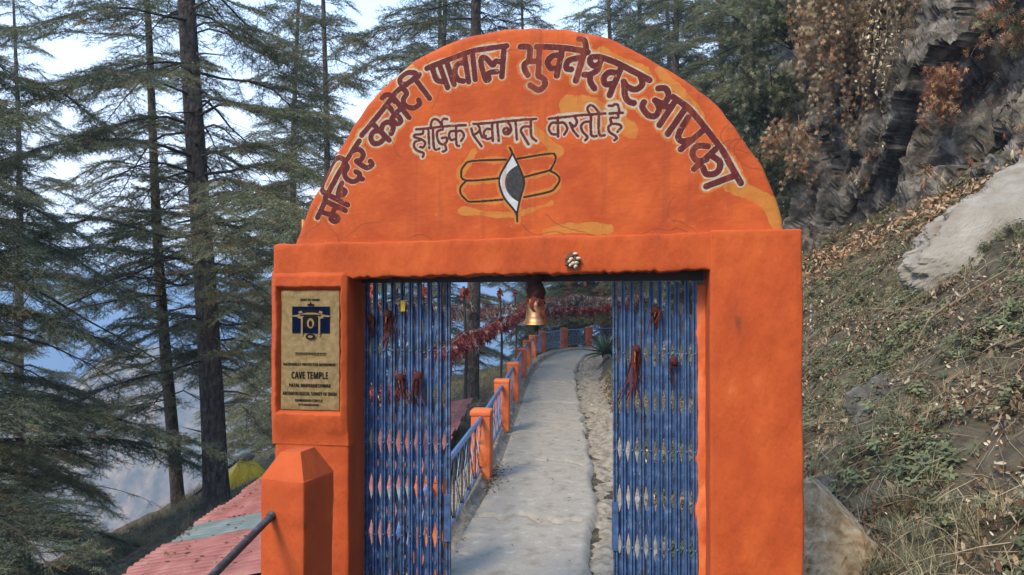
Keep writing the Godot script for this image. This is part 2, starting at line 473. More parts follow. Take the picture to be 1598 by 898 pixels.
func paint_arch() -> Texture2D:
	var red := PackedFloat32Array(); red.resize(AW * AH); red.fill(1.0)
	var black := red.duplicate()
	var och := red.duplicate()
	var white := red.duplicate()
	for w in red_words:
		var e: Array = red_words[w]
		var hw: float = e[0] * 0.001
		for s in e[1]:
			stroke_into(red, smooth_path(s), hw + (0.0015 if hw > 0.008 else 0.0008), hw + 0.036)
			if hw < 0.008: stroke_into(white, smooth_path(s), hw + 0.006, hw + 0.02)
	for w in black_lines:
		var e: Array = black_lines[w]
		for s in e[1]: stroke_into(black, smooth_path(s), 0.0046, 0.03)
	for e in ochre_strokes:
		var r: float = e[0] * 0.001
		stroke_into(och, smooth_path(e[1]), r, r + 0.03)
	# cracks that run in from the rim, and thin runs of water down the face
	var crack := black.duplicate()
	crack.fill(1.0)
	var rc := RandomNumberGenerator.new()
	rc.seed = 71
	for i in 15:
		var a: Vector2 = OUTLINE[2 + int(rc.randi() % 25)]
		var p := a if i < 9 else Vector2(rc.randf_range(-0.9, 0.9), 2.36)
		var d := (Vector2(0.02, 2.5) - p).normalized().rotated(rc.randf_range(-0.7, 0.7))
		var pts := [p]
		for k in int(rc.randi_range(6, 16)):
			d = d.rotated(rc.randf_range(-0.55, 0.55))
			p += d * rc.randf_range(0.012, 0.03)
			pts.append(p)
		stroke_into(crack, pts, 0.0009, 0.006)
	var white_poly := PackedVector2Array(smooth_path(eye_white))
	var iris_poly := PackedVector2Array(smooth_path(iris))
	var lo := white_poly[0]
	var hi := white_poly[0]
	for p in white_poly:
		lo = lo.min(p); hi = hi.max(p)
	var n1 := FastNoiseLite.new(); n1.seed = 5; n1.frequency = 0.006; n1.fractal_octaves = 6; n1.fractal_gain = 0.6
	var n2 := FastNoiseLite.new(); n2.seed = 9; n2.frequency = 0.05; n2.fractal_octaves = 3
	var a1 := n1.get_image(AW, AH).get_data()
	var a2 := n2.get_image(AW, AH).get_data()
	var out := PackedByteArray(); out.resize(AW * AH * 3)
	var orange0 := C(.40, .060, .010)
	var orange1 := C(.52, .096, .015)
	var maroon := C(.085, .006, .008)
	var grey := C(.42, .39, .33)
	var ochre := C(.46, .175, .030)
	for y in AH:
		for x in AW:
			var k := y * AW + x
			var s := a1[k] / 255.0
			var t := a2[k] / 255.0
			var v := AV0 + y * APX
			var c := orange0.lerp(orange1, clampf((s - 0.25) * 1.6 + (t - 0.5) * 0.25, 0.0, 1.0))
			var j := (t - 0.5) * 0.007 + (s - 0.5) * 0.030
			if och[k] + j < 0.0 or red[k] + j < 0.0105: c = ochre.lerp(orange1, clampf((s - 0.45) * 1.5 + (och[k] + j) * 4.0, 0.0, 0.6))
			if black[k] < 0.012 + j: c = ochre.lerp(orange1, 0.25)
			if red[k] + j * 0.5 < 0.0048 or white[k] + j * 0.4 < 0.004: c = grey.lerp(ochre, clampf((t - 0.45) * 1.2, 0.0, 0.7))
			if red[k] + (t - 0.5) * 0.002 < 0.0: c = maroon.lerp(grey, clampf((t - 0.7) * 1.0, 0.0, 0.15))
			var p := Vector2(AU0 + x * APX, v)
			if p.x > lo.x and p.x < hi.x and p.y > lo.y and p.y < hi.y and Geometry2D.is_point_in_polygon(p, white_poly):
				c = C(.55, .58, .62).lerp(C(.42, .45, .5), t)
				if Geometry2D.is_point_in_polygon(p, iris_poly): c = C(.014, .017, .022).lerp(C(.045, .05, .06), t)
			var run := n1.get_noise_2d(x * 3.0 + 900.0, y * 0.16)
			if run > 0.18: c = c.lerp(C(.30, .055, .018), clampf((run - 0.18) * 1.6, 0.0, 0.38))
			if crack[k] < 0.0016: c = c.lerp(C(.13, .035, .015), 0.75 if crack[k] < 0.0 else 0.3)
			# hairline scratches and flecks
			if absf(s - 0.5) < 0.004 and t > 0.52: c = c.lerp(C(.20, .05, .02), 0.5)
			if t > 0.80: c = c.lerp(C(.66, .34, .16), (t - 0.80) * 2.0)
			if black[k] < 0.0: c = C(.010, .008, .008)
			var q := c.linear_to_srgb()
			out[k * 3] = q.r8
			out[k * 3 + 1] = q.g8
			out[k * 3 + 2] = q.b8
	return ImageTexture.create_from_image(Image.create_from_data(AW, AH, false, Image.FORMAT_RGB8, out))

# ------------------------------------------------------------------ the gateway
const OUTLINE := [Vector2(-1.098, 2.304), Vector2(-1.082, 2.340), Vector2(-1.050, 2.430), Vector2(-1.008, 2.528), Vector2(-0.962, 2.605), Vector2(-0.893, 2.741), Vector2(-0.809, 2.873), Vector2(-0.769, 2.928), Vector2(-0.676, 3.037), Vector2(-0.566, 3.133), Vector2(-0.463, 3.198), Vector2(-0.342, 3.250), Vector2(-0.223, 3.282), Vector2(-0.076, 3.297), Vector2(0.068, 3.294), Vector2(0.211, 3.278), Vector2(0.362, 3.241), Vector2(0.469, 3.184), Vector2(0.601, 3.102), Vector2(0.683, 3.048), Vector2(0.763, 2.986), Vector2(0.828, 2.931), Vector2(0.902, 2.840), Vector2(0.952, 2.767), Vector2(1.002, 2.689), Vector2(1.041, 2.617), Vector2(1.086, 2.507), Vector2(1.113, 2.392), Vector2(1.120, 2.343)]

func arch_mesh(depth: float, front: float) -> ArrayMesh:
	var c := Vector2(0.02, 2.32)
	var rim := []
	for i in OUTLINE.size() - 1:
		var p0: Vector2 = OUTLINE[maxi(i - 1, 0)]
		var p1: Vector2 = OUTLINE[i]
		var p2: Vector2 = OUTLINE[i + 1]
		var p3: Vector2 = OUTLINE[mini(i + 2, OUTLINE.size() - 1)]
		for k in 4: rim.append(p1.cubic_interpolate(p2, p0, p3, k / 4.0))
	rim.append(OUTLINE[-1])
	# rings from the middle of the front face over the rounded edge to the back
	var steps := [[0.0, 0.0], [0.25, 0.0], [0.5, 0.0], [0.72, 0.0], [0.86, 0.0], [0.94, 0.0], [0.972, 0.002], [0.987, 0.006], [0.996, 0.014], [1.0, 0.026], [1.0, depth * 0.5], [1.0, depth - 0.02], [0.985, depth], [0.5, depth], [0.0, depth]]
	var st := fresh()
	var g := []
	for s in steps:
		for q in rim:
			var f: float = s[0]
			var w: float = s[1]
			var base := Vector2(clampf(q.x, -0.9, 0.9) * 0.6, 2.31)
			var p: Vector2 = base.lerp(q, f)
			var bump := nz.get_noise_2d(p.x * 60.0, p.y * 60.0) * 0.006 + nz.get_noise_2d(p.x * 220.0, p.y * 220.0) * 0.002
			var o := Vector3(p.x, p.y, front - w + (bump if w < 0.03 else 0.0))
			if f > 0.95: o += Vector3(q.x - c.x, q.y - c.y, 0).normalized() * nz.get_noise_3d(q.x * 70.0, q.y * 70.0, w * 60.0) * 0.008
			g.append(o)
	var n := rim.size()
	for j in steps.size() - 1:
		for i in n - 1:
			for k in [[0, 0], [0, 1], [1, 1], [0, 0], [1, 1], [1, 0]]:
				var p: Vector3 = g[(j + k[1]) * n + i + k[0]]
				st.set_uv(Vector2((p.x - AU0) / (AW * APX), (p.y - AV0) / (AH * APX)))
				st.add_vertex(p)
	return done(st)

func build_gateway():
	var g := thing("gateway", "orange plastered temple gateway with semicircular painted arch and square pillars", "gateway", Vector3(0.0465, 0, -3.295), deg_to_rad(-9.042))
	root_gate = g
	# lintel: its top and bottom climb a little to the right
	var lin := part("lintel", rbox(Vector3(2.36, 0.165, 0.30), 0.011, 0.018, 0.005, 1.6, Vector3(3, 1, 0), func(o): return o + Vector3(0, o.x * 0.0175 + (0.011 * minf(0.2, nz.get_noise_1d(o.x * 90.0)) + 0.008 * nz.get_noise_1d(o.x * 300.0) if o.y < 0.0 else 0.004 * nz.get_noise_1d(o.x * 120.0)), 0)), M.orange, g)
	lin.position = Vector3(0.0, 2.273, -0.15)
	var am := StandardMaterial3D.new()
	am.albedo_texture = paint_arch()
	am.roughness = 0.85
	am.normal_enabled = true
	am.normal_texture = M.plaster_n
	am.normal_scale = 0.5
	var arch := part("arch", arch_mesh(0.20, -0.02), am, g)
	# right pillar
	var rp := part("pillar", rbox(Vector3(0.378, 2.41, 0.31), 0.012, 0.02, 0.005, 1.5, Vector3(8, 3, 0)), M.orange, g)
	rp.position = Vector3(0.996, 1.172, -0.150)
	# left pillar with the plastered surround of the plaque
	var lp := part("pillar", rbox(Vector3(0.365, 2.19, 0.28), 0.012, 0.02, 0.005, 1.5, Vector3(1, 7, 0)), M.orange, g)
	lp.position = Vector3(-1.0, 1.083, -0.165)
	var sur := part("plaque_surround", sheet(96, 170, func(u, v):
		var x: float = lerpf(-1.195, -0.812, u)
		var y: float = lerpf(1.40, 2.215, v)
		var outer: float = minf(minf(x + 1.195, -0.812 - x), 2.215 - y)
		var wob := nz.get_noise_2d(x * 90.0, y * 90.0) * 0.006
		var z := 0.030 * sqrt(clampf(outer / 0.03, 0.0, 1.0)) + nz.get_noise_2d(x * 50.0, y * 50.0) * 0.007
		z *= smoothstep(1.40, 1.54, y + wob)
		var inx := minf(x + 1.153 + wob, -0.853 - x + wob)
		var iny := minf(y - 1.556 + wob * 0.5, 2.128 - y + wob)
		var inside := minf(inx, iny)
		if inside > -0.012: z -= 0.036 * smoothstep(-0.012, 0.008, inside)
		if outer < 0.001: z = -0.06
		return Vector3(x, y, z - 0.019)), M.orange, g)
	# door frame inside the right jamb, patched and chipped
	var jf := part("door_jamb", rbox(Vector3(0.05, 2.18, 0.10), 0.012, 0.03, 0.012, 4.0, Vector3(2, 2, 2)), M.post, g)
	jf.position = Vector3(0.792, 1.06, -0.235)
	var rail := part("top_track", bar(Vector3(-0.81, 2.178, -0.205), Vector3(0.80, 2.186, -0.205), 0.045, 0.06), M.black_iron, g)
	# each leaf of the folding gate
	folding_leaf(-0.795, -0.385, 10, "left blue folding gate leaf, bunched beside the plaque pillar")
	folding_leaf(0.402, 0.763, 10, "right blue folding gate leaf, bunched beside the plain wide pillar")

func on_gate(u: float, v: float, w: float) -> Vector3:
	return root_gate.transform * Vector3(u, v, w)

func folding_leaf(u0: float, u1: float, n: int, label: String):
	var leaf := thing("folding_gate", label, "gate", on_gate((u0 + u1) * 0.5, 0.03, -0.2), deg_to_rad(-9.042), "two leaves of the folding gate")
	var half := (u1 - u0) * 0.5
	var pitch := (u1 - u0) / (n - 1)
	var ch := fresh()
	ch.set_smooth_group(-1)
	for s in [-1, 1]:
		add_bar(ch, Vector3(s * 0.0065, 0, 0.004), Vector3(s * 0.0065, 2.13, 0.004), 0.007, 0.018)
	add_bar(ch, Vector3(0, 0, -0.003), Vector3(0, 2.13, -0.003), 0.012, 0.004)
	var channel := done(ch)
	var th := 0.222
	var arm_up := bar(Vector3(0, 0, 0), Vector3(pitch, th, 0), 0.018, 0.003)
	var arm_down := bar(Vector3(0, th, 0), Vector3(pitch, 0, 0), 0.018, 0.003)
	var rivet := fresh()
	lathe(rivet, [Vector2(0, 0.006), Vector2(0.004, 0.005), Vector2(0.006, 0.002), Vector2(0.006, 0)], 8)
	var rv := done(rivet)
	for i in n:
		var c := part("channel", channel, M.worn_blue if rng.randf() < 0.2 else M.blue, leaf)
		c.position = Vector3(-half + pitch * i + rng.randf_range(-0.0025, 0.0025), 0, rng.randf_range(-0.002, 0.004))
		c.rotation.z = rng.randf_range(-0.0022, 0.0022)
		c.rotation.y = rng.randf_range(-0.12, 0.12)
	for i in n - 1:
		for k in 9:
			var a := part("lattice_arm", arm_up, M.worn_blue if rng.randf() < 0.2 else M.blue, leaf)
			a.rotation.z = rng.randf_range(-0.014, 0.014)
			a.position = Vector3(-half + pitch * i, 0.025 + th * k, -0.006)
			var b := part("lattice_arm", arm_down, M.worn_blue if rng.randf() < 0.25 else M.blue, leaf)
			b.rotation.z = rng.randf_range(-0.014, 0.014)
			b.position = Vector3(-half + pitch * i, 0.025 + th * k, -0.010)
	for k in range(2, 10, 2):
		for i in range(0, n, 1):
			var r := part("rivet", rv, M.blue, leaf)
			r.position = Vector3(-half + pitch * i, 0.025 + th * k, 0.013)
			r.rotation.x = PI / 2
	var hb := part("lock_bar", bar(Vector3((half if u0 < 0 else -half), 0.9, 0.02), Vector3((half if u0 < 0 else -half), 1.12, 0.02), 0.03, 0.012), M.blue, leaf)

func text_line(txt: String, size: float, at_: Vector3, parent: Node3D, m: Material, width := 0.0, called := "lettering"):
	var t := TextMesh.new()
	var f := SystemFont.new()
	f.font_names = PackedStringArray(["Droid Sans"])
	f.font_weight = 700
	t.font = f
	t.text = txt
	t.font_size = 48
	t.pixel_size = size / 34.0
	t.depth = 0.0012
	t.curve_step = 4.0
	var o := part(called, t, m, parent)
	o.position = at_
	if width > 0.0:
		var w := t.get_aabb().size.x
		if w > 0.0: o.scale.x = width / w

func build_plaque():
	var p := thing("plaque", "weathered brass plaque with navy emblem and black lettering on left pillar", "plaque", on_gate(-1.0025, 1.56, -0.03), deg_to_rad(-9.042))
	var panel := part("panel", rbox(Vector3(0.288, 0.556, 0.012), 0.003, 0.03, 0.002, 5.0, Vector3(4, 1, 2)), M.plate, p)
	panel.position = Vector3(0, 0.28, 0.012)
	var z := 0.0205
	text_line("GOVT OF INDIA", 0.0105, Vector3(0.0, 0.515, z), p, M.ink, 0.095)
	var em := Node3D.new()
	em.name = "emblem"
	p.add_child(em)
	em.position = Vector3(0.005, 0.41, z)
	var st := fresh(); st.set_smooth_group(-1)
	add_bar(st, Vector3(-0.092, 0.012, 0), Vector3(0.092, 0.012, 0), 0.124, 0.0012)
	part("emblem_ground", done(st), M.navy, em)
	st = fresh()
	var arc := []
	for i in 13:
		var a := lerpf(-1.0, 1.0, i / 12.0)
		arc.append(Vector3(a * 0.094, 0.032 + 0.030 * (1.0 - absf(a)) - 0.010 * (1 - a * a), 0.0014))
	for i in 12:
		var a0: Vector3 = arc[i]
		var a1: Vector3 = arc[i + 1]
		quad(st, a0, a1, Vector3(a1.x, 0.026, 0.0014), Vector3(a0.x, 0.026, 0.0014))
	part("pediment", done(st), M.plate, em)
	st = fresh(); st.set_smooth_group(-1)
	for s in [-1.0, 1.0]:
		add_bar(st, Vector3(s * 0.043, 0.026, 0.003), Vector3(s * 0.043, -0.062, 0.003), 0.009, 0.0012)
		add_bar(st, Vector3(s * 0.058, 0.045, 0.0032), Vector3(s * 0.036, 0.052, 0.0032), 0.010, 0.0012)
		add_bar(st, Vector3(s * 0.063, 0.024, 0.0032), Vector3(s * 0.045, 0.020, 0.0032), 0.007, 0.0012)
	part("column", done(st), M.plate, em)
	st = fresh(); st.set_smooth_group(-1)
	add_bar(st, Vector3(-0.043, 0.052, 0.0034), Vector3(0.043, 0.052, 0.0034), 0.010, 0.0012)
	add_bar(st, Vector3(-0.052, 0.034, 0.0034), Vector3(0.052, 0.034, 0.0034), 0.006, 0.0012)
	add_bar(st, Vector3(-0.016, 0.082, 0.0034), Vector3(0.016, 0.082, 0.0034), 0.008, 0.0012)
	add_bar(st, Vector3(0, 0.082, 0.0034), Vector3(0, 0.094, 0.0034), 0.008, 0.0012)
	add_bar(st, Vector3(-0.034, 0.004, 0.0026), Vector3(0.034, 0.004, 0.0026), 0.052, 0.0012)
	part("shrine_body", done(st), M.ink, em)
	for e in [[0.0, -0.004, 0.017, 0.024, M.plate], [0.0, -0.006, 0.009, 0.015, M.ink], [0.0, -0.066, 0.024, 0.014, M.ink], [0.0, -0.066, 0.012, 0.006, M.plate]]:
		st = fresh()
		var lift: float = 0.004 if e[4] == M.plate else 0.0048
		if e[3] == 0.024: lift = 0.0036
		if e[3] == 0.006: lift = 0.0056
		for k in 20:
			var a := TAU * k / 20
			var b := TAU * (k + 1) / 20
			tri(st, Vector3(e[0], e[1], lift), Vector3(e[0] + cos(b) * e[2], e[1] + sin(b) * e[3], lift), Vector3(e[0] + cos(a) * e[2], e[1] + sin(a) * e[3], lift))
		part("medallion", done(st), e[4], em)
	# a hand-written line in a script of loops and hooks under a headline
	st = fresh()
	var x := -0.072
	for i in 11:
		var hgt := rng.randf_range(0.008, 0.014)
		add_tube(st, [Vector3(x, 0.0, 0), Vector3(x + 0.004, -hgt * 0.5, 0), Vector3(x - 0.002, -hgt, 0)], [0.0011], 5)
		add_tube(st, [Vector3(x + 0.004, -hgt * 0.5, 0), Vector3(x + 0.010, -hgt * 0.8, 0), Vector3(x + 0.012, -0.002, 0)], [0.001], 5)
		x += 0.0138
	add_tube(st, [Vector3(-0.076, 0, 0), Vector3(0.08, 0, 0)], [0.0011], 5)
	part("script_line", done(st), M.ink, p).position = Vector3(0.002, 0.268, z)
	text_line("NATIONALLY PROTECTED MONUMENT", 0.0125, Vector3(0.0, 0.214, z), p, M.ink, 0.262)
	text_line("CAVE TEMPLE", 0.031, Vector3(0.0, 0.163, z), p, M.ink, 0.180)
	text_line("PATAL BHUVANESHWAR", 0.0155, Vector3(0.0, 0.116, z), p, M.ink, 0.205)
	text_line("ARCHAEOLOGICAL SURVEY OF INDIA", 0.0155, Vector3(0.0, 0.078, z), p, M.ink, 0.268)
	text_line("DEHRADUN CIRCLE", 0.0115, Vector3(-0.005, 0.046, z), p, M.ink, 0.135)
	text_line("UTTARAKHAND", 0.0100, Vector3(-0.005, 0.026, z), p, M.ink, 0.10)

# strips of cloth or thread hanging from a point
func strips(n: int, spread: Vector3, drop: float, w: float, seed_: int) -> ArrayMesh:
	var st := fresh()
	var r := RandomNumberGenerator.new()
	r.seed = seed_
	for i in n:
		var a := Vector3(r.randf_range(-1, 1), r.randf_range(-0.5, 0.5), r.randf_range(-1, 1)) * spread
		var l := drop * r.randf_range(0.35, 1.0)
		var ww := w * r.randf_range(0.5, 1.2)
		var ang := r.randf() * TAU
		var side := Vector3(cos(ang), 0, sin(ang)) * ww
		var sway := Vector3(r.randf_range(-1, 1), 0, r.randf_range(-1, 1)) * l * 0.3
		var p := a
		var prev_l := a - side * 0.5
		var prev_r := a + side * 0.5
		for k in range(1, 5):
			var t := k / 4.0
			var c := a + sway * t * t + Vector3(0, -l * t, 0) + Vector3(sin(t * 5.0 + i), 0, cos(t * 4.0 + i * 2.0)) * ww * 0.5
			var sd := side.rotated(Vector3.UP, t * r.randf_range(-1.0, 1.0)) * (1.0 - 0.35 * t)
			quad(st, prev_l, prev_r, c + sd * 0.5, c - sd * 0.5)
			prev_l = c - sd * 0.5
			prev_r = c + sd * 0.5
	return done(st)

func cloth_mat(c: Color) -> StandardMaterial3D:
	var m := mat(c, 0.85)
	m.cull_mode = BaseMaterial3D.CULL_DISABLED
	m.backlight_enabled = true
	m.backlight = Color(.25, .25, .25)
	return m

func build_gate_hangings():
	var red := cloth_mat(C(.10, .012, .010))
	var dark := cloth_mat(C(.06, .010, .010))
	var gold := cloth_mat(C(.42, .22, .06))
	# [u, v, drop, count, label]
	for e in [[-0.678, 2.005, 0.17, 16, "maroon thread bundle tied high on the left gate leaf"], [-0.765, 1.985, 0.10, 8, "small dark thread bundle next to the left jamb"], [-0.615, 1.70, 0.17, 10, "dark thread tuft hanging at the middle of the left gate leaf"], [-0.53, 1.71, 0.15, 9, "dark thread tuft near the free edge of the left gate leaf"],
			[0.495, 1.85, 0.27, 18, "long maroon thread bundle tied on the right gate leaf"], [0.585, 2.03, 0.12, 10, "short maroon thread knot high on the right gate leaf"], [0.665, 1.80, 0.13, 7, "thin dark thread wisp on the right gate leaf"]]:
		var t := thing("thread_bundle", e[4], "thread bundle", on_gate(e[0], e[1], -0.165), 0.0, "thread bundles tied to the gate")
		part("strand", strips(e[3], Vector3(0.018, 0.03, 0.018), e[2], 0.013, int(absf(e[0]) * 1000)), red if e[3] > 9 else dark, t)
		if e[3] > 9: part("gold_strand", strips(2, Vector3(0.012, 0.03, 0.016), e[2] * 0.45, 0.005, 77), gold, t).set_meta("kind", "stuff")
		part("knot", blob(Vector3(0.02, 0.022, 0.018), 0.3, 8.0, Vector3(e[0], 0, 0), 8), dark, t)
	var y := thing("paper_tag", "small yellow paper tag tied at the top of left gate leaf", "tag", on_gate(-0.60, 2.045, -0.16), deg_to_rad(-9))
	part("slip", rbox(Vector3(0.022, 0.052, 0.004), 0.0015, 0.03, 0.001, 9.0), M.yellow, y)
	part("string", tube([Vector3(0, 0.03, 0), Vector3(0.002, 0.08, -0.01)], [0.0015], 5), dark, y)
	# bell
	var b := thing("bell", "polished brass temple bell hanging under the lintel", "bell", on_gate(0.042, 1.962, -0.13))
	var st := fresh()
	lathe(st, [Vector2(0.0, 0.128), Vector2(0.016, 0.127), Vector2(0.030, 0.120), Vector2(0.038, 0.108), Vector2(0.041, 0.094), Vector2(0.0425, 0.090), Vector2(0.0415, 0.086), Vector2(0.043, 0.060), Vector2(0.046, 0.040), Vector2(0.0475, 0.036), Vector2(0.047, 0.032), Vector2(0.052, 0.018), Vector2(0.060, 0.007), Vector2(0.0635, 0.002), Vector2(0.063, -0.002), Vector2(0.058, -0.001), Vector2(0.050, 0.014), Vector2(0.042, 0.05), Vector2(0.036, 0.10), Vector2(0, 0.115)], 36)
	part("body", done(st), M.brass, b)
	st = fresh()
	lathe(st, [Vector2(0, 0.165), Vector2(0.012, 0.163), Vector2(0.014, 0.15), Vector2(0.010, 0.14), Vector2(0.012, 0.127), Vector2(0, 0.127)], 16)
	part("crown_knob", done(st), M.brass, b)
	part("clapper", tube([Vector3(0, 0.10, 0), Vector3(0.002, 0.02, 0), Vector3(0.003, -0.012, 0), Vector3(0.003, -0.03, 0)], [0.005, 0.006, 0.014, 0.009], 10), M.black_iron, b)
	part("hanger", tube([Vector3(0, 0.15, 0), Vector3(0, 0.25, 0)], [0.008], 8), M.black_iron, b)
	var bc := thing("bell_cloth", "red votive cloth wound round the top of the brass bell", "cloth", on_gate(0.042, 2.075, -0.13))
	part("folds", strips(34, Vector3(0.045, 0.03, 0.04), 0.075, 0.022, 51), cloth_mat(C(.13, .02, .018)), bc).set_meta("kind", "stuff")
	part("wrap", blob(Vector3(0.042, 0.05, 0.04), 0.35, 9.0, Vector3(2, 1, 0), 14), cloth_mat(C(.05, .014, .012)), bc).position = Vector3(0, 0.035, 0)
	part("neck_wrap", blob(Vector3(0.036, 0.06, 0.034), 0.4, 9.0, Vector3(5, 1, 0), 12), cloth_mat(C(.035, .012, .010)), bc).position = Vector3(0, 0.09, 0)
	part("gold_edge", strips(7, Vector3(0.05, 0.02, 0.05), 0.05, 0.006, 52), gold, bc).set_meta("kind", "stuff")
	# shells and dry flowers stuck to the lintel
	var s := thing("shell_rosette", "small rosette of shells and dried flowers stuck on the lintel", "ornament", on_gate(0.226, 2.248, 0.012), deg_to_rad(-9))
	var shell := mat(C(.55, .47, .38), 0.5)
	var brownish := mat(C(.10, .045, .03), 0.9)
	part("backing", blob(Vector3(0.036, 0.034, 0.014), 0.3, 7.0, Vector3.ZERO, 10), brownish, s)
	for i in 13:
		var a := i * 2.4
		var rr := 0.008 + 0.0021 * i
		var sh := part("shell", blob(Vector3(0.009, 0.011, 0.007), 0.25, 20.0, Vector3(i, 0, 0), 7), shell if i % 3 else brownish, s)
		sh.position = Vector3(cos(a) * rr, sin(a) * rr, 0.012)
		sh.rotation = Vector3(i, i * 2, i * 3)
	var fp := thing("flag_stick", "thin orange bamboo stick rising behind the left end of lintel", "stick", on_gate(-1.12, 2.34, -0.20))
	part("stick", tube([Vector3(0, -0.5, 0), Vector3(0.004, -0.1, 0), Vector3(-0.004, 0.13, 0)], [0.010, 0.009, 0.008], 8), textured(noise_tex(64, 0.05, 40, [[0.0, C(.4, .14, .03)], [1.0, C(.62, .30, .08)]]), 4.0), fp)

func build_stair_post():
	# short square post at the head of the steps, turned away from the gate, with its pipe handrail
	var w := 0.20
	var p := thing("stair_post", "short orange square post with pyramid top and pipe before left pillar", "post", Vector3(-0.852, 0, -2.96), deg_to_rad(-20))
	part("shaft", rbox(Vector3(w, 1.40, w), 0.008, 0.02, 0.0045, 2.5, Vector3(5, 5, 5)), M.orange, p).position = Vector3(0, 0.687, 0)
	var st := fresh()
	st.set_smooth_group(-1)
	var h := w * 0.5 + 0.001
	var hh := 0.046
	var a := [Vector3(-h, 0, -h), Vector3(h, 0, -h), Vector3(h, 0, h), Vector3(-h, 0, h)]
	var b := [Vector3(-hh, 0.100, -hh), Vector3(hh, 0.106, -hh), Vector3(hh, 0.104, hh), Vector3(-hh, 0.098, hh)]
	for i in 4: quad(st, a[i], a[(i + 1) % 4], b[(i + 1) % 4], b[i])
	quad(st, b[0], b[1], b[2], b[3])
	part("pyramid_cap", done(st), M.orange, p).position = Vector3(0, 1.382, 0)
	var r := thing("handrail", "dark steel pipe handrail running down from the stair post", "handrail", Vector3(-0.925, 1.25, -2.905))
	var e0 := Vector3(0, 0, 0)
	var e1 := Vector3(-0.06, -0.075, 0.45)
	part("pipe", tube([e0, e0.lerp(e1, 0.5), e1, e1 * 1.6], [0.0145], 16), M.steel, r)
	part("collar", tube([e0 - e1.normalized() * 0.005, e0 + e1.normalized() * 0.04], [0.020, 0.017], 12), M.steel, r)
	var weld := part("weld", blob(Vector3(0.026, 0.026, 0.014), 0.5, 9.0, Vector3(1, 2, 3), 10), M.steel, r)

# ------------------------------------------------------------------ ground, path, hills
func grid_lines(stops: Array) -> Array:     # [from, to, step] runs
	var out := []
	for s in stops:
		var n := int(round((s[1] - s[0]) / s[2]))
		for i in n: out.append(s[0] + (s[1] - s[0]) * i / n)
	out.append(stops[-1][1])
	return out

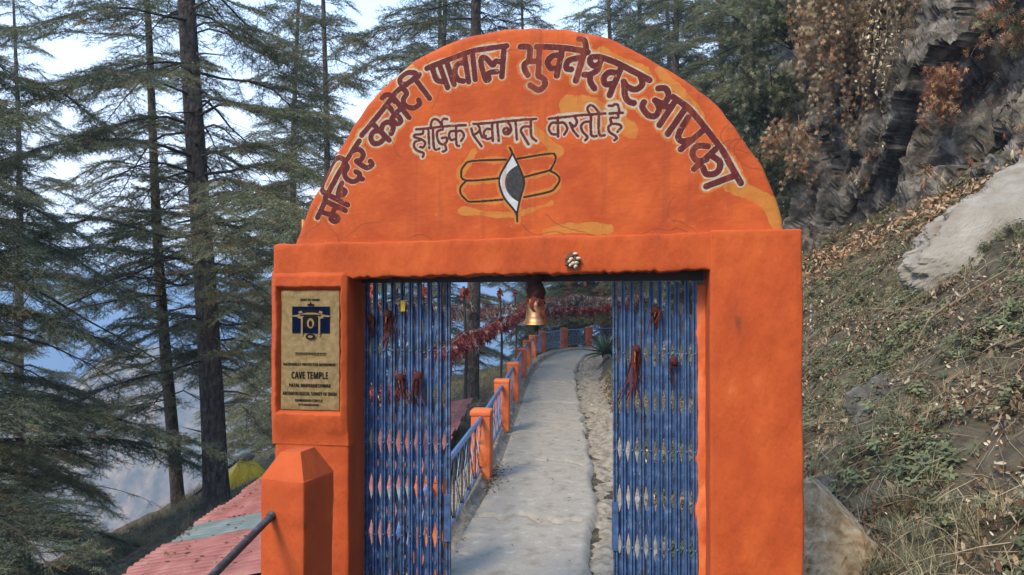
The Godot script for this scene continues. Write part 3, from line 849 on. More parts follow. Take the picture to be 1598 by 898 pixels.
func build_ground():
	var xs := grid_lines([[-900.0, -160.0, 60.0], [-160.0, -40.0, 8.0], [-40.0, -14.0, 1.3], [-14.0, 9.5, 0.22], [9.5, 26.0, 1.0], [26.0, 120.0, 8.0], [120.0, 700.0, 60.0]])
	var zs := grid_lines([[-900.0, -160.0, 60.0], [-160.0, -60.0, 8.0], [-60.0, -34.0, 1.2], [-34.0, 1.0, 0.22], [1.0, 12.0, 0.8], [12.0, 80.0, 9.0]])
	var g := part("ground", sheet(xs.size() - 1, zs.size() - 1, func(u, v): return Vector3(u, land(u, v), v), xs, zs), M.soil)
	tag(g, "brown stony hillside falling to the valley on one side, rising on the other", "", "", "structure")
	# path: cracked slabs one after the other, a broken strip along the uphill side, a kerb under the railing
	var path := thing("path", "worn grey concrete footpath leading away beyond the gateway", "")
	path.set_meta("kind", "structure")
	path.set_meta("category", "path")
	var cuts := [3.2, 5.15, 7.0, 9.3, 11.6, 14.4, 17.6, 21.0, 25.2, 29.4, 33.5]
	for k in cuts.size() - 1:
		var a: float = cuts[k]
		var b: float = cuts[k + 1]
		var nu := 26
		var nv := int((b - a) / (0.045 if b < 16.0 else 0.12))
		part("slab", sheet(nu, nv, func(u, v):
			var jag := 0.30 * nz.get_noise_2d(u * 30.0, k * 50.0) + 0.06 * nz.get_noise_2d(u * 200.0, k * 90.0)
			var jag2 := 0.30 * nz.get_noise_2d(u * 30.0, (k + 1) * 50.0) + 0.06 * nz.get_noise_2d(u * 200.0, (k + 1) * 90.0)
			var s: float = lerpf(a + jag + 0.005, b + jag2 - 0.005, v)
			var c := walk(s)
			var side: float = lerpf(-0.66, 0.52 + 0.08 * nz.get_noise_1d(s * 9.0) + 0.010 * nz.get_noise_1d(s * 70.0) + 0.007 * nz.get_noise_1d(s * 260.0), u)
			var y := 0.016 + 0.010 * nz.get_noise_2d(side * 12.0, s * 12.0) + 0.003 * nz.get_noise_2d(side * 60.0, s * 60.0) + 0.002 * nz.get_noise_2d(side * 220.0, s * 220.0)
			var e := minf(minf(u, 1.0 - u) * nu, minf(v, 1.0 - v) * nv)
			if e < 0.5: y -= 0.09
			return Vector3(c.x + c.z * side, y, c.y + c.w * side)), M.concrete, path)
	part("broken_edge", sheet(44, 520, func(u, v):
		var s: float = lerpf(3.0, 33.0, v * (0.35 + 0.65 * v))
		var c := walk(s)
		var side: float = lerpf(0.38, 1.25, u)
		var y := -0.045 + 0.05 * nz.get_noise_2d(side * 26.0, s * 20.0) + 0.022 * nz.get_noise_2d(side * 90.0, s * 80.0) + 0.006 * cells.get_noise_2d(side * 50.0, s * 50.0) + 0.035 * maxf(0.0, nz.get_noise_2d(side * 8.0 + 30.0, s * 6.0)) - 0.03 * smoothstep(0.25, 0.1, u) + 0.05 * smoothstep(0.35, 0.55, u + 0.25 * nz.get_noise_1d(s * 18.0)) + 0.10 * smoothstep(0.75, 1.0, u)
		return Vector3(c.x + c.z * side, y, c.y + c.w * side)), M.broken, path)
	var kerb := part("kerb", sheet(8, 150, func(u, v):
		var s: float = lerpf(3.2, 33.5, v)
		var c := walk(s)
		var prof := [Vector2(-1.02, -0.3), Vector2(-1.0, 0.07), Vector2(-0.98, 0.088), Vector2(-0.86, 0.092), Vector2(-0.74, 0.088), Vector2(-0.72, 0.07), Vector2(-0.705, 0.02), Vector2(-0.66, 0.006), Vector2(-0.62, -0.04)]
		var p: Vector2 = prof[int(round(u * 8))]
		var crumble := 0.05 * nz.get_noise_2d(s * 22.0, u * 9.0) + 0.02 * nz.get_noise_2d(s * 90.0, u * 30.0)
		var side := p.x + crumble * (1.0 if u > 0.3 else 0.2)
		return Vector3(c.x + c.z * side, p.y + crumble * 0.5, c.y + c.w * side)), M.broken)
	tag(kerb, "crumbling concrete kerb under the blue railing", "", "", "structure")
	# far side of the valley
	far_ridge("hill", Vector2(-260, -330), 420.0, 200.0, -130.0, -36.0, 31, "tan terraced hillside across the valley, seen below the cedar boughs")
	far_ridge("mountain", Vector2(-500, -1500), 2800.0, 500.0, -260.0, 34.0, 57, "far mountain ridge lost in blue haze")

func walk(s: float) -> Vector4:      # middle of the path after s metres past the camera, and the unit vector to its right
	var left := s
	for i in range(1, line.size() - 1):
		var a := line[i]
		var b := line[i + 1]
		var l := a.distance_to(b)
		if left <= l or i == line.size() - 2:
			var t := left / l
			var d := (b - a).normalized()
			var before := (a - line[i - 1]).normalized()
			var after := (line[mini(i + 2, line.size() - 1)] - b).normalized() if i + 2 < line.size() else d
			var dir := (d + before).normalized().lerp((d + after).normalized(), t).normalized()
			var p := a.cubic_interpolate(b, line[i - 1], line[mini(i + 2, line.size() - 1)], t)
			return Vector4(p.x, p.y, -dir.y, dir.x)
		left -= l
	return Vector4.ZERO

func far_ridge(called: String, mid: Vector2, length: float, width: float, foot: float, crest: float, seed_: int, label: String):
	var n := FastNoiseLite.new()
	n.seed = seed_
	n.frequency = 1.0
	n.fractal_octaves = 6
	n.fractal_gain = 0.5
	var toward := mid.normalized()
	var across := Vector2(-toward.y, toward.x)
	var o := part(called, sheet(220, 60, func(u, v):
		var a: float = (u - 0.5) * length
		var b: float = (v - 0.5) * width
		var p := mid + across * a + toward * b
		var ridge := 1.0 - absf(v - 0.5) * 2.0
		var h := lerpf(foot, crest, pow(ridge, 0.8)) + minf(crest - foot, 110.0) * (0.22 * n.get_noise_2d(a / length * 5.0, b / length * 5.0) + 0.06 * n.get_noise_2d(a / length * 24.0, b / length * 24.0)) * (0.25 + ridge)
		if ridge < 0.02: h = foot - 120.0
		return Vector3(p.x, h, p.y)), M.far if called == "hill" else M.far_forest)
	tag(o, label, "", "", "structure")

# ------------------------------------------------------------------ railing along the path
func build_railing():
	var posts := [[-0.59, -5.45, 0.76], [-0.34, -8.4, 0.76], [-0.15, -11.3, 0.77], [0.02, -14.2, 0.76], [0.23, -18.0, 0.75], [0.43, -21.0, 0.76], [0.66, -23.6, 0.77], [1.08, -26.6, 0.76], [2.0, -28.7, 0.77], [3.1, -30.0, 0.75], [4.9, -30.7, 0.76]]
	var names := ["orange railing post nearest the gateway, half hidden by the left gate leaf", "nearest full orange railing post, with a broken kerb at its foot", "orange railing post after the first full one along the path", "orange railing post third beyond the gateway's left leaf in the rising row", "slim looking orange railing post midway along the path's left edge", "orange railing post in the tight run before the bend", "orange railing post just before the path starts to bend", "orange railing post at the start of the bend", "broad orange railing post at the far turn, under the red garland", "orange railing post beside the spiky agave at the far end", "orange railing post hidden past the agave round the bend"]
	for i in posts.size():
		var e: Array = posts[i]
		var p := thing("railing_post", names[i], "railing post", Vector3(e[0], 0.06, e[1]), [-0.1, -0.12, -0.06, -0.06, -0.06, -0.07, -0.1, -0.3, -0.7, -1.1, -1.3][i], "orange posts of the path railing")
		var h: float = e[2] - 0.03
		part("shaft", rbox(Vector3(0.225, h, 0.225), 0.02, 0.06, 0.006, 2.0, Vector3(i, 0, 0)), M.post, p).position = Vector3(0, h * 0.5 - 0.03, 0)
		part("cap", rbox(Vector3(0.238, 0.07, 0.238), 0.022, 0.06, 0.006, 2.0, Vector3(i, 3, 0)), M.post, p).position = Vector3(0, h - 0.02, 0)
	posts.insert(0, [-0.70, -3.75, 0.76])
	for i in posts.size() - 1:
		var a := Vector3(posts[i][0], 0.06, posts[i][1])
		var b := Vector3(posts[i + 1][0], 0.06, posts[i + 1][1])
		var d := b - a
		var l := d.length() - 0.2
		var turn := atan2(-d.z, d.x)
		var lab: String = ["pale blue railing panel with dark bars, right behind the left gate leaf", "pale blue railing panel with dark bars in front of the first full orange post", "blue railing panel between first two full orange posts", "blue railing panel third in the rising row", "blue railing panel fourth in the rising row, foreshortened", "blue railing panel fifth in the row, narrow in view", "blue railing panel sixth in the row, just before the bend", "blue railing panel leading into the bend", "blue cross-lattice panel at the bend left of the broad post", "blue cross-lattice panel between the broad post and the agave post", "blue cross-lattice panel beyond the agave"][i]
		var r := thing("railing", lab, "railing", a + d * 0.5, turn, "blue panels of the path railing")
		part("top_pipe", tube([Vector3(-l / 2 - 0.03, 0.66, 0), Vector3(l / 2 + 0.03, 0.66, 0)], [0.026], 10), M.pale_blue, r)
		part("bottom_pipe", tube([Vector3(-l / 2 - 0.03, 0.09, 0), Vector3(l / 2 + 0.03, 0.09, 0)], [0.016], 8), M.pale_blue, r)
		var upright := bar(Vector3(0, 0.09, 0), Vector3(0, 0.65, 0), 0.022, 0.012)
		var n := maxi(3, int(l / 0.42))
		var step := l / n
		for k in n + 1:
			part("upright", upright, M.mid_blue if i > 1 else M.steel, r).position = Vector3(-l / 2 + step * k, 0, 0)
		var du := bar(Vector3(0, 0.10, 0.012), Vector3(step, 0.64, 0.012), 0.018, 0.006)
		var dd := bar(Vector3(0, 0.64, -0.012), Vector3(step, 0.10, -0.012), 0.018, 0.006)
		var h1 := bar(Vector3(0, 0.37, 0.018), Vector3(step * 0.5, 0.64, 0.018), 0.015, 0.005)
		var h2 := bar(Vector3(0, 0.37, 0.019), Vector3(step * 0.5, 0.10, 0.019), 0.015, 0.005)
		var h3 := bar(Vector3(step * 0.5, 0.64, -0.018), Vector3(step, 0.37, -0.018), 0.015, 0.005)
		var h4 := bar(Vector3(step * 0.5, 0.10, -0.019), Vector3(step, 0.37, -0.019), 0.015, 0.005)
		for k in n:
			for q in [du, dd, h1, h2, h3, h4]:
				part("diagonal", q, M.mid_blue if i > 1 else (M.steel if q == du or q == dd else M.pale_blue), r).position = Vector3(-l / 2 + step * k, 0, 0)

# ------------------------------------------------------------------ house with the tin roof, tent
func build_house():
	var org := Vector3(-3.05, -0.12, -5.9)
	var back := Vector3(0.022, 0.0, -1.0)       # along the eave, away from the camera
	var up_slope := Vector3(0.985, 0.172, 0.0)  # from the low eave towards the path
	var h := thing("tin_roofed_house", "low house below the path under a faded pink tin roof with teal stripe", "house", Vector3(-2.0, -2.4, -9.4))
	var o := org - h.position
	var w := 0.62
	var n := 13
	for k in n:
		var teal := k == 2
		var m: Material = M.teal_tin if teal else M.pink_tin
		var s0 := k * (w - 0.03) - 0.55
		part("roof_sheet", sheet(56, 12, func(u, v):
			var s: float = s0 + u * w
			var ridge := pow(absf(sin(u * PI * 7.0)), 0.8) * 0.030 + (k % 2) * 0.006
			var sag := 0.022 * nz.get_noise_2d(v * 30.0, k * 40.0)
			var t: float = v * 2.25 - 0.05 * (k % 2) * 0.5
			return o + back * s + up_slope * t + Vector3(0, ridge + sag, 0)), m, h)
	var len_ := n * (w - 0.03)
	var screw := fresh()
	lathe(screw, [Vector2(0, 0.012), Vector2(0.012, 0.009), Vector2(0.018, 0.0)], 6)
	var screws := []
	for k in 26:
		for t in [0.12, 0.8, 1.5, 2.1]:
			screws.append(Transform3D(Basis(), o + back * (k * 0.29 - 0.5) + up_slope * t + Vector3(0, 0.034, 0)))
	scatter("screws", done(screw), M.rope, screws, [], h)
	var wall := part("wall", rbox(Vector3(1.8, 2.2, len_ - 0.5), 0.02, 0.6), M.wall, h)
	wall.position = o + back * (len_ * 0.5 - 0.5) + Vector3(1.15, -1.15, 0)
	var lit := fresh()
	add_tube(lit, [o + back * (-0.5) + Vector3(0.05, -0.05, 0), o + back * (len_ - 0.6) + Vector3(0.05, -0.05, 0)], [0.04], 6)
	part("eave_beam", done(lit), M.wood, h)
	# dry leaves blown on the sheets
	var where := []
	var tint := []
	for i in 900:
		var s := rng.randf_range(-0.4, len_ - 0.8)
		var t := rng.randf_range(0.0, 1.0) * rng.randf() * 2.0
		var c := Vector3(nz.get_noise_2d(s * 30.0, t * 30.0), 0, 0)
		if c.x < 0.10: continue
		var p := org + back * s + up_slope * t + Vector3(0, 0.034, 0)
		where.append(Transform3D(Basis.from_euler(Vector3(rng.randf_range(-.4, .4), rng.randf() * TAU, rng.randf_range(-.2, .4))).scaled(Vector3.ONE * rng.randf_range(0.35, 0.8)), p))
		var q := rng.randf()
		tint.append(C(.10 + .08 * q, .045 + .035 * q, .025 + .02 * q))
	tag(scatter("roof_litter", leaf_mesh(), M.dry, where, tint), "brown needles and leaves lying in drifts on the pink roof", "leaf litter")
	var t := thing("tent", "yellow tarpaulin tent with grey cap behind the roof", "tent", Vector3(-4.78, -1.30, -13.4), 0.4)
	t.scale = Vector3.ONE * 0.88
	var st := fresh()
	st.set_smooth_group(-1)
	var e := [Vector3(-0.62, 0, 0.5), Vector3(0.62, 0, 0.5), Vector3(0.62, 0, -0.5), Vector3(-0.62, 0, -0.5)]
	for i in 4:
		var p0: Vector3 = e[i]
		var p1: Vector3 = e[(i + 1) % 4]
		for j in 6:
			var q0 := p0.lerp(p1, j / 6.0)
			var q1 := p0.lerp(p1, (j + 1) / 6.0)
			var top0 := q0 * 0.16 + Vector3(0, 0.52, 0)
			var top1 := q1 * 0.16 + Vector3(0, 0.52, 0)
			var m0 := q0 * 0.55 + Vector3(0, 0.20 + 0.03 * (j % 2), 0)
			var m1 := q1 * 0.55 + Vector3(0, 0.20 + 0.03 * ((j + 1) % 2), 0)
			quad(st, q0, q1, m1, m0)
			quad(st, m0, m1, top1, top0)
	part("canopy", done(st), M.yellow, t)
	part("cap", blob(Vector3(0.16, 0.085, 0.15), 0.08, 2.0, Vector3.ZERO, 12), M.rock, t).position = Vector3(0, 0.54, 0)
	part("guy_pole", tube([Vector3(-0.95, 0.0, 0.5), Vector3(-0.12, 0.54, 0.05)], [0.022], 6), M.pole, t)

# ------------------------------------------------------------------ small plant pieces
func leaf_mesh() -> ArrayMesh:
	var st := fresh()
	var a := [Vector3(0, 0, -0.03), Vector3(0.014, 0.006, -0.01), Vector3(0.010, 0.010, 0.016), Vector3(0, 0.004, 0.032), Vector3(-0.011, 0.008, 0.014), Vector3(-0.014, 0.004, -0.012)]
	var m := Vector3(0, -0.002, 0)
	for i in 6: tri(st, m, a[i], a[(i + 1) % 6])
	return done(st)

func tuft_mesh(n: int, h: float, w: float, lean: float, seed_: int) -> ArrayMesh:
	var r := RandomNumberGenerator.new()
	r.seed = seed_
	var st := fresh()
	for i in n:
		var a := r.randf() * TAU
		var d := Vector3(cos(a), 0, sin(a))
		var s := Vector3(-sin(a), 0, cos(a)) * w * r.randf_range(0.6, 1.1)
		var hh := h * r.randf_range(0.45, 1.0)
		var base := d * r.randf_range(0, 0.02)
		var mid := base + d * lean * hh * 0.35 + Vector3(0, hh * 0.6, 0)
		var tip := base + d * lean * hh + Vector3(0, hh * r.randf_range(0.6, 1.0), 0)
		quad(st, base - s * 0.5, base + s * 0.5, mid + s * 0.35, mid - s * 0.35)
		tri(st, mid - s * 0.35, mid + s * 0.35, tip)
	return done(st)

func sprig_mesh(n: int, size: float, lw: float, seed_: int) -> ArrayMesh:    # a leafy sprig
	var r := RandomNumberGenerator.new()
	r.seed = seed_
	var st := fresh()
	for i in n:
		var a := i * 2.4 + r.randf()
		var t := float(i) / n
		var base := Vector3(0, size * t * 0.9, 0) + Vector3(sin(t * 3.0), 0, cos(t * 2.0)) * size * 0.1
		var d := Vector3(cos(a), r.randf_range(-0.1, 0.6), sin(a)).normalized()
		var s := d.cross(Vector3.UP).normalized() * lw
		var l := size * r.randf_range(0.35, 0.6)
		var mid := base + d * l * 0.5 + Vector3(0, l * 0.06, 0)
		var tip := base + d * l - Vector3(0, l * 0.12, 0)
		tri(st, base, mid + s, tip)
		tri(st, base, tip, mid - s)
	return done(st)

# ------------------------------------------------------------------ cedars
func spray_mesh(seed_: int) -> ArrayMesh:     # 24 cm of cedar twig with its tufts of needles
	var r := RandomNumberGenerator.new()
	r.seed = seed_
	var st := fresh()
	var l := 0.24
	add_tube(st, [Vector3.ZERO, Vector3(0, -0.01, l)], [0.003, 0.0015], 3, false)
	var stems := [[Vector3.ZERO, Vector3(0, -0.012, l), 1.0]]
	for s in [-1.0, 1.0]:
		for k in 2:
			var z := 0.05 + 0.085 * k
			stems.append([Vector3(0, 0, z), Vector3(s * (0.10 - 0.025 * k), r.randf_range(-0.02, 0.012), z + 0.075), 0.55])
	for e in stems:
		var a: Vector3 = e[0]
		var b: Vector3 = e[1]
		var n := int(34 * e[2])
		for i in n:
			var t := (i + r.randf()) / n
			var p := a.lerp(b, t)
			var ax := (b - a).normalized()
			var ang := r.randf() * TAU
			var side := ax.cross(Vector3.UP).normalized().rotated(ax, ang)
			side.y = side.y * 0.7 + 0.1
			var d := (ax * r.randf_range(0.25, 0.9) + side).normalized()
			var w := d.cross(Vector3(r.randf_range(-1, 1), r.randf_range(-1, 1), r.randf_range(-1, 1))).normalized() * 0.0027
			tri(st, p - w, p + w, p + d * r.randf_range(0.022, 0.036))
	return done(st)

var sprays := []
# p: seed, height, r0, lean, h0, top_clear, lmax, step, per, size, split, thin_above, tint
func make_cedar(p: Dictionary, label: String, group := "cedars below the path") -> Node3D:
	var r := RandomNumberGenerator.new()
	r.seed = p.seed
	var t := thing("cedar_tree", label, "cedar tree", Vector3.ZERO, 0.0, group)
	var h: float = p.height
	var r0: float = p.r0
	var lean: Vector2 = p.get("lean", Vector2.ZERO)
	var pts := []
	var rad := []
	for i in 25:
		var f := i / 24.0
		pts.append(Vector3(lean.x * f + 0.05 * sin(f * 9.0 + p.seed), h * f - 0.3 * (1.0 - f), lean.y * f + 0.05 * cos(f * 7.0 + p.seed)))
		rad.append(r0 * (1.0 - 0.93 * f) * (1.0 + 0.25 * exp(-f * 60.0)) + 0.01)
	var st := fresh()
	add_tube(st, pts, rad, 14, false)
	# stubs of shed boughs
	for k in int(p.get("stubs", 14)):
		var f := r.randf_range(0.03, 0.5)
		var a := r.randf() * TAU
		var b := Vector3(lean.x * f, h * f, lean.y * f)
		var d := Vector3(cos(a), r.randf_range(-0.3, 0.25), sin(a))
		var rr := r0 * (1 - f)
		add_tube(st, [b + d * rr * 0.7, b + d * (rr + r.randf_range(0.05, 0.3)), b + d * (rr + r.randf_range(0.3, 0.7)) + Vector3(0, -0.06, 0)], [0.022, 0.014, 0.004], 5, false)
	part("trunk", done(st), M.bark, t)
	var where := []
	var tint := []
	var joint := fresh()
	var lmax: float = p.lmax
	var size: float = p.get("size", 1.0)
	var y: float = p.h0
	var split: bool = p.get("split", false)
	var thin_above: float = p.get("thin_above", 1e9)
	var base_tint: Color = p.get("tint", C(.122, .148, .09))
	var dens: float = p.get("dens", 1.0)
	var az := r.randf() * TAU
	while y < h - 0.3:
		var f := y / h
		var thin := y > thin_above
		var reach := lmax * clampf(1.15 - f, 0.08, 1.0) * (0.75 if y < p.h0 + 1.0 else 1.0)
		if y < 2.7: reach *= float(p.get("low_reach", 1.0))
		for b in int(p.per):
			az += 2.4 + r.randf_range(-0.5, 0.5)
			if thin and b > 0: continue
			var L := reach * r.randf_range(0.55, 1.12)
			if p.has("toward"):
				var dev := absf(wrapf(az - p.toward, -PI, PI))
				if dev > 1.75: continue
			var dirv := Vector3(cos(az), 0, sin(az))
			var side := Vector3(-sin(az), 0, cos(az))
			var rise := r.randf_range(0.02, 0.26)
			var droop := r.randf_range(0.22, 0.42) + 0.12 * (1.0 - f)
			var o := Vector3(lean.x * f, y + r.randf_range(-0.2, 0.2), lean.y * f)
			var bend := r.randf_range(-0.28, 0.28)
			var dead := r.randf() < (0.16 if f < 0.5 else 0.05)
			var kink := r.randf_range(-0.10, 0.10)
			var bp := []
			var br := []
			for k in 8:
				var q := k / 7.0
				bp.append(o + dirv * L * q + side * L * bend * q * q + Vector3(0, L * (rise * q - droop * q * q) + 0.05 * sin(q * 7.0 + y) + kink * sin(q * 11.0), 0))
				br.append(maxf(0.004, r0 * 0.15 * (0.3 + 0.7 * L / lmax) * pow(1.0 - q, 0.8)))
			var bs := fresh() if split else joint
			add_tube(bs, bp, br, 5, false)
			var gap := 0.066 * size / dens
			var q := 0.16 + r.randf() * 0.06
			var flip := 1.0
			while q < 1.0:
				var k := minf(q * 7.0, 6.999)
				var i := int(k)
				var c: Vector3 = bp[i].lerp(bp[i + 1], k - i)
				var fw: Vector3 = (bp[i + 1] - bp[i]).normalized()
				flip = -flip
				var l2 := (0.16 + 0.30 * L * pow(1.0 - q, 0.7)) * r.randf_range(0.5, 1.15)
				l2 = minf(l2, 1.3)
				var d2 := (fw * r.randf_range(0.45, 1.0) + side * flip).normalized()
				d2.y -= r.randf_range(0.0, 0.24)
				d2 = d2.normalized()
				if r.randf() > (0.22 if q > 0.35 else 0.55):
					var e := c + d2 * l2 + Vector3(0, -0.1 * l2 * l2, 0)
					add_tube(bs, [c, c.lerp(e, 0.5) + Vector3(0, 0.02, 0), e], [0.005 * size, 0.0035 * size, 0.0015], 3, false)
					var s := 0.06
					while s < l2 and (not dead or r.randf() < 0.25):
						var at := c.lerp(e, s / l2) + Vector3(0, 0.02 * sin(s / l2 * PI), 0)
						var d3 := d2
						var kk := r.randf()
						if kk < 0.55:
							d3 = d2.rotated(Vector3.UP, (0.8 if r.randf() < 0.5 else -0.8) + r.randf_range(-0.3, 0.3))
						d3.y += r.randf_range(-0.22, 0.12)
						put_spray(where, tint, at, d3.normalized(), size * r.randf_range(0.75, 1.3), r, base_tint)
						s += 0.058 * size / dens
				if not dead: put_spray(where, tint, c, (fw + side * flip * 0.5).normalized(), size * r.randf_range(0.7, 1.2), r, base_tint)
				q += gap / L
			if split: part("branch", done(bs), M.twig, t)
		y += p.step * r.randf_range(0.7, 1.3) * (1.8 if thin else 1.0)
	if not split: part("branches", done(joint), M.twig, t).set_meta("kind", "stuff")
	scatter("crown", sprays[p.seed % sprays.size()], M.needle, where, tint, t)
	return t

func put_spray(where: Array, tint: Array, at: Vector3, d: Vector3, s: float, r: RandomNumberGenerator, c: Color):
	var x := Vector3.UP.cross(d).normalized()
	var u := d.cross(x).normalized()
	var roll := r.randf_range(-0.6, 0.6)
	where.append(Transform3D(Basis(x.rotated(d, roll) * s, u.rotated(d, roll) * s, d * s), at))
	var k := r.randf_range(0.65, 1.35)
	var w := r.randf() * 0.25
	if r.randf() < 0.05: c = C(.20, .145, .085)
	tint.append(Color(c.r * k * (1 + w), c.g * k * (1 + w * 0.4), c.b * k))

func again(src: Node3D, where: Vector3, turn: float, scale_: float, label: String, group := "") -> Node3D:
	var c: Node3D = src.duplicate()
	c.name = numbered("cedar_tree")
	add_child(c)
	c.position = where
	c.rotation.y = turn
	c.scale = Vector3.ONE * scale_
	c.set_meta("label", label)
	if group: c.set_meta("group", group)
	return c

func build_trees():
	for i in 4: sprays.append(spray_mesh(100 + i))
	var a := make_cedar({seed = 1, height = 21.0, r0 = 0.172, lean = Vector2(-1.0, -0.4), h0 = 2.3, lmax = 3.6, step = 0.42, per = 4, size = 1.0, split = true, thin_above = 8.6, stubs = 30, dens = 0.86}, "tallest near cedar with thick straight trunk standing at the roof's far corner")
	a.position = on_land(-4.35, -10.9)
	a.rotation.y = 0.4
	var b := make_cedar({seed = 2, height = 14.0, r0 = 0.108, lean = Vector2(-0.9, 0), h0 = 2.0, lmax = 2.7, step = 0.36, per = 4, size = 1.0, thin_above = 10.0, dens = 0.72}, "thinner leaning cedar just left of the thick trunk")
	b.position = on_land(-5.95, -13.2)
	# the near tree whose boughs fill the left of the view; its trunk stands out of frame
	var n := make_cedar({seed = 3, height = 15.0, r0 = 0.26, h0 = 0.3, lmax = 3.6, low_reach = 1.18, step = 0.30, per = 5, size = 1.05, split = true, thin_above = 6.8, toward = -0.25, dens = 1.0, stubs = 4}, "near cedar reaching in with long dark boughs over the left edge")
	n.position = Vector3(-7.3, land(-6.6, -7.4) + 0.2, -8.2)
	# prototypes for the others
	var f1 := make_cedar({seed = 5, height = 22.0, r0 = 0.22, lean = Vector2(0.4, 0), h0 = 2.0, lmax = 4.2, step = 0.62, per = 4, size = 1.75, dens = 0.9, tint = C(.13, .155, .098)}, "tall slim cedar rising behind the left shoulder of the arch")
	f1.position = Vector3(-7.5, -7.0, -25.0)
	f1.rotation.y = 1.0
	var f2 := make_cedar({seed = 6, height = 16.0, r0 = 0.2, h0 = 0.8, lmax = 4.4, step = 0.55, per = 5, size = 1.75, dens = 0.95, tint = C(.145, .175, .105)}, "bushy pale green cedar low between thick trunk and left pillar")
	f2.position = Vector3(-8.2, -10.0, -26.0)
	var f3 := make_cedar({seed = 7, height = 24.0, r0 = 0.155, lean = Vector2(0.5, 0), h0 = 5.5, lmax = 4.0, step = 0.62, per = 4, size = 1.8, dens = 0.85, tint = C(.13, .155, .098)}, "cedar with dark trunk seen through the gate behind the garland")
	f3.position = on_land(-0.95, -16.4, -0.1)
	for e in [
			[f1, -2.9, -31.0, 2.0, 1.0, "cedar whose crown shows just over the arch's upper left curve"],
			[f1, -19.0, -29.0, 4.0, 1.1, "cedar at the far left edge behind the near boughs"],
			[f3, 0.9, -35.5, 3.0, 1.0, "cedar whose crown shows over the very top of the arch"],
			[f2, -6.3, -40.0, 5.0, 1.15, "distant cedar in the gap left of the arch's top"],
			[f3, -2.2, -23.0, 1.2, 0.85, "slim trunked cedar through the gate behind the brass bell's left side"],
			[f1, 3.3, -41.0, 0.3, 1.0, "cedar through the gate beyond the far bend"],
			[f2, 6.2, -36.0, 2.2, 1.5, "broad cedar over the arch's right of centre"],
			[f1, 5.3, -24.5, 5.2, 0.8, "cedar on the slope over the right part of the arch, left of two others"],
			[f2, 6.3, -19.8, 3.6, 0.85, "dense cedar on the slope left of the rock face"],
			[f2, 8.8, -22.5, 0.7, 1.0, "dark cedar high on the slope behind the shrubs"],
			[f3, 9.5, -25.5, 0.9, 1.0, "tall cedar high on the hill beyond the arch's right end"],
			[f2, 7.2, -25.5, 4.9, 0.9, "cedar in the middle of the right-hand grove over the arch lettering's end"],
			[f1, 11.0, -21.0, 1.9, 0.9, "cedar behind the top of the rusty creeper"],
			[f2, 4.5, -34.0, 3.9, 1.3, "full green cedar just right of the arch's highest point"],
			[f1, 9.0, -41.0, 2.9, 1.3, "distant cedar filling the gap over the arch's right shoulder"],
			[f1, -3.8, -46.0, 2.7, 1.1, "faint distant cedar between two nearer crowns over the arch"],
			[f2, 2.0, -52.0, 1.7, 1.2, "cedar far behind the bell, deep in the valley head"],
			[f3, -5.2, -21.0, 4.4, 0.8, "cedar hidden mostly by the left pillar, trunk in the gate's left slot"]]:
		var src: Node3D = e[0]
		again(src, on_land(e[1], e[2], -0.2), e[3], e[4], e[5], "cedars on the slopes behind the gateway")

# ------------------------------------------------------------------ uphill side: rock face, boulders, creepers, ground cover
var crag_line: Array[Vector2] = [Vector2(7.2, -16.4), Vector2(5.7, -15.3), Vector2(5.6, -13.6), Vector2(6.3, -12.2), Vector2(6.7, -10.8), Vector2(7.1, -9.4), Vector2(8.0, -7.5), Vector2(9.2, -5.6)]
func crag_at(u: float, v: float) -> Vector3:
	var k: float = u * (crag_line.size() - 1)
	var i := mini(int(k), crag_line.size() - 2)
	var p := crag_line[i].cubic_interpolate(crag_line[i + 1], crag_line[maxi(i - 1, 0)], crag_line[mini(i + 2, crag_line.size() - 1)], k - i)
	var d := (crag_line[i + 1] - crag_line[i]).normalized()
	var outw := Vector2(d.y, -d.x)
	if outw.x > 0.0: outw = -outw
	var y0 := land(p.x, p.y) - 0.6
	var hgt: float = v * 10.0
	var w := Vector3(p.x, hgt * 0.9 - p.y * 0.5, p.y)
	var n1 := nz.get_noise_3dv(w * 5.5)
	var n3 := nz.get_noise_3dv(w * 60.0)
	var warp := Vector3(n1, nz.get_noise_3dv(w * 9.0 + Vector3(9, 9, 9)), n3 * 0.25) * 0.8
	var c1 := cells.get_noise_3dv((w * Vector3(1, 1.7, 1) + warp) * 5.0)
	var c2 := cells.get_noise_3dv((w * Vector3(1, 2.2, 1) + warp * 0.5) * 14.0)
	var push := 0.8 * n1 + 0.42 * c1 + 0.15 * c2 + 0.06 * n3 + 0.022 * nz.get_noise_3dv(w * 170.0) - 0.16 * hgt + 0.65 * smoothstep(2.0, 4.5, hgt) + 0.2 * sin(hgt * 1.7 + u * 9.0)
	var q := p + outw * push
	return Vector3(q.x, y0 + hgt + 0.12 * n3 + 0.1 * c2, q.y)

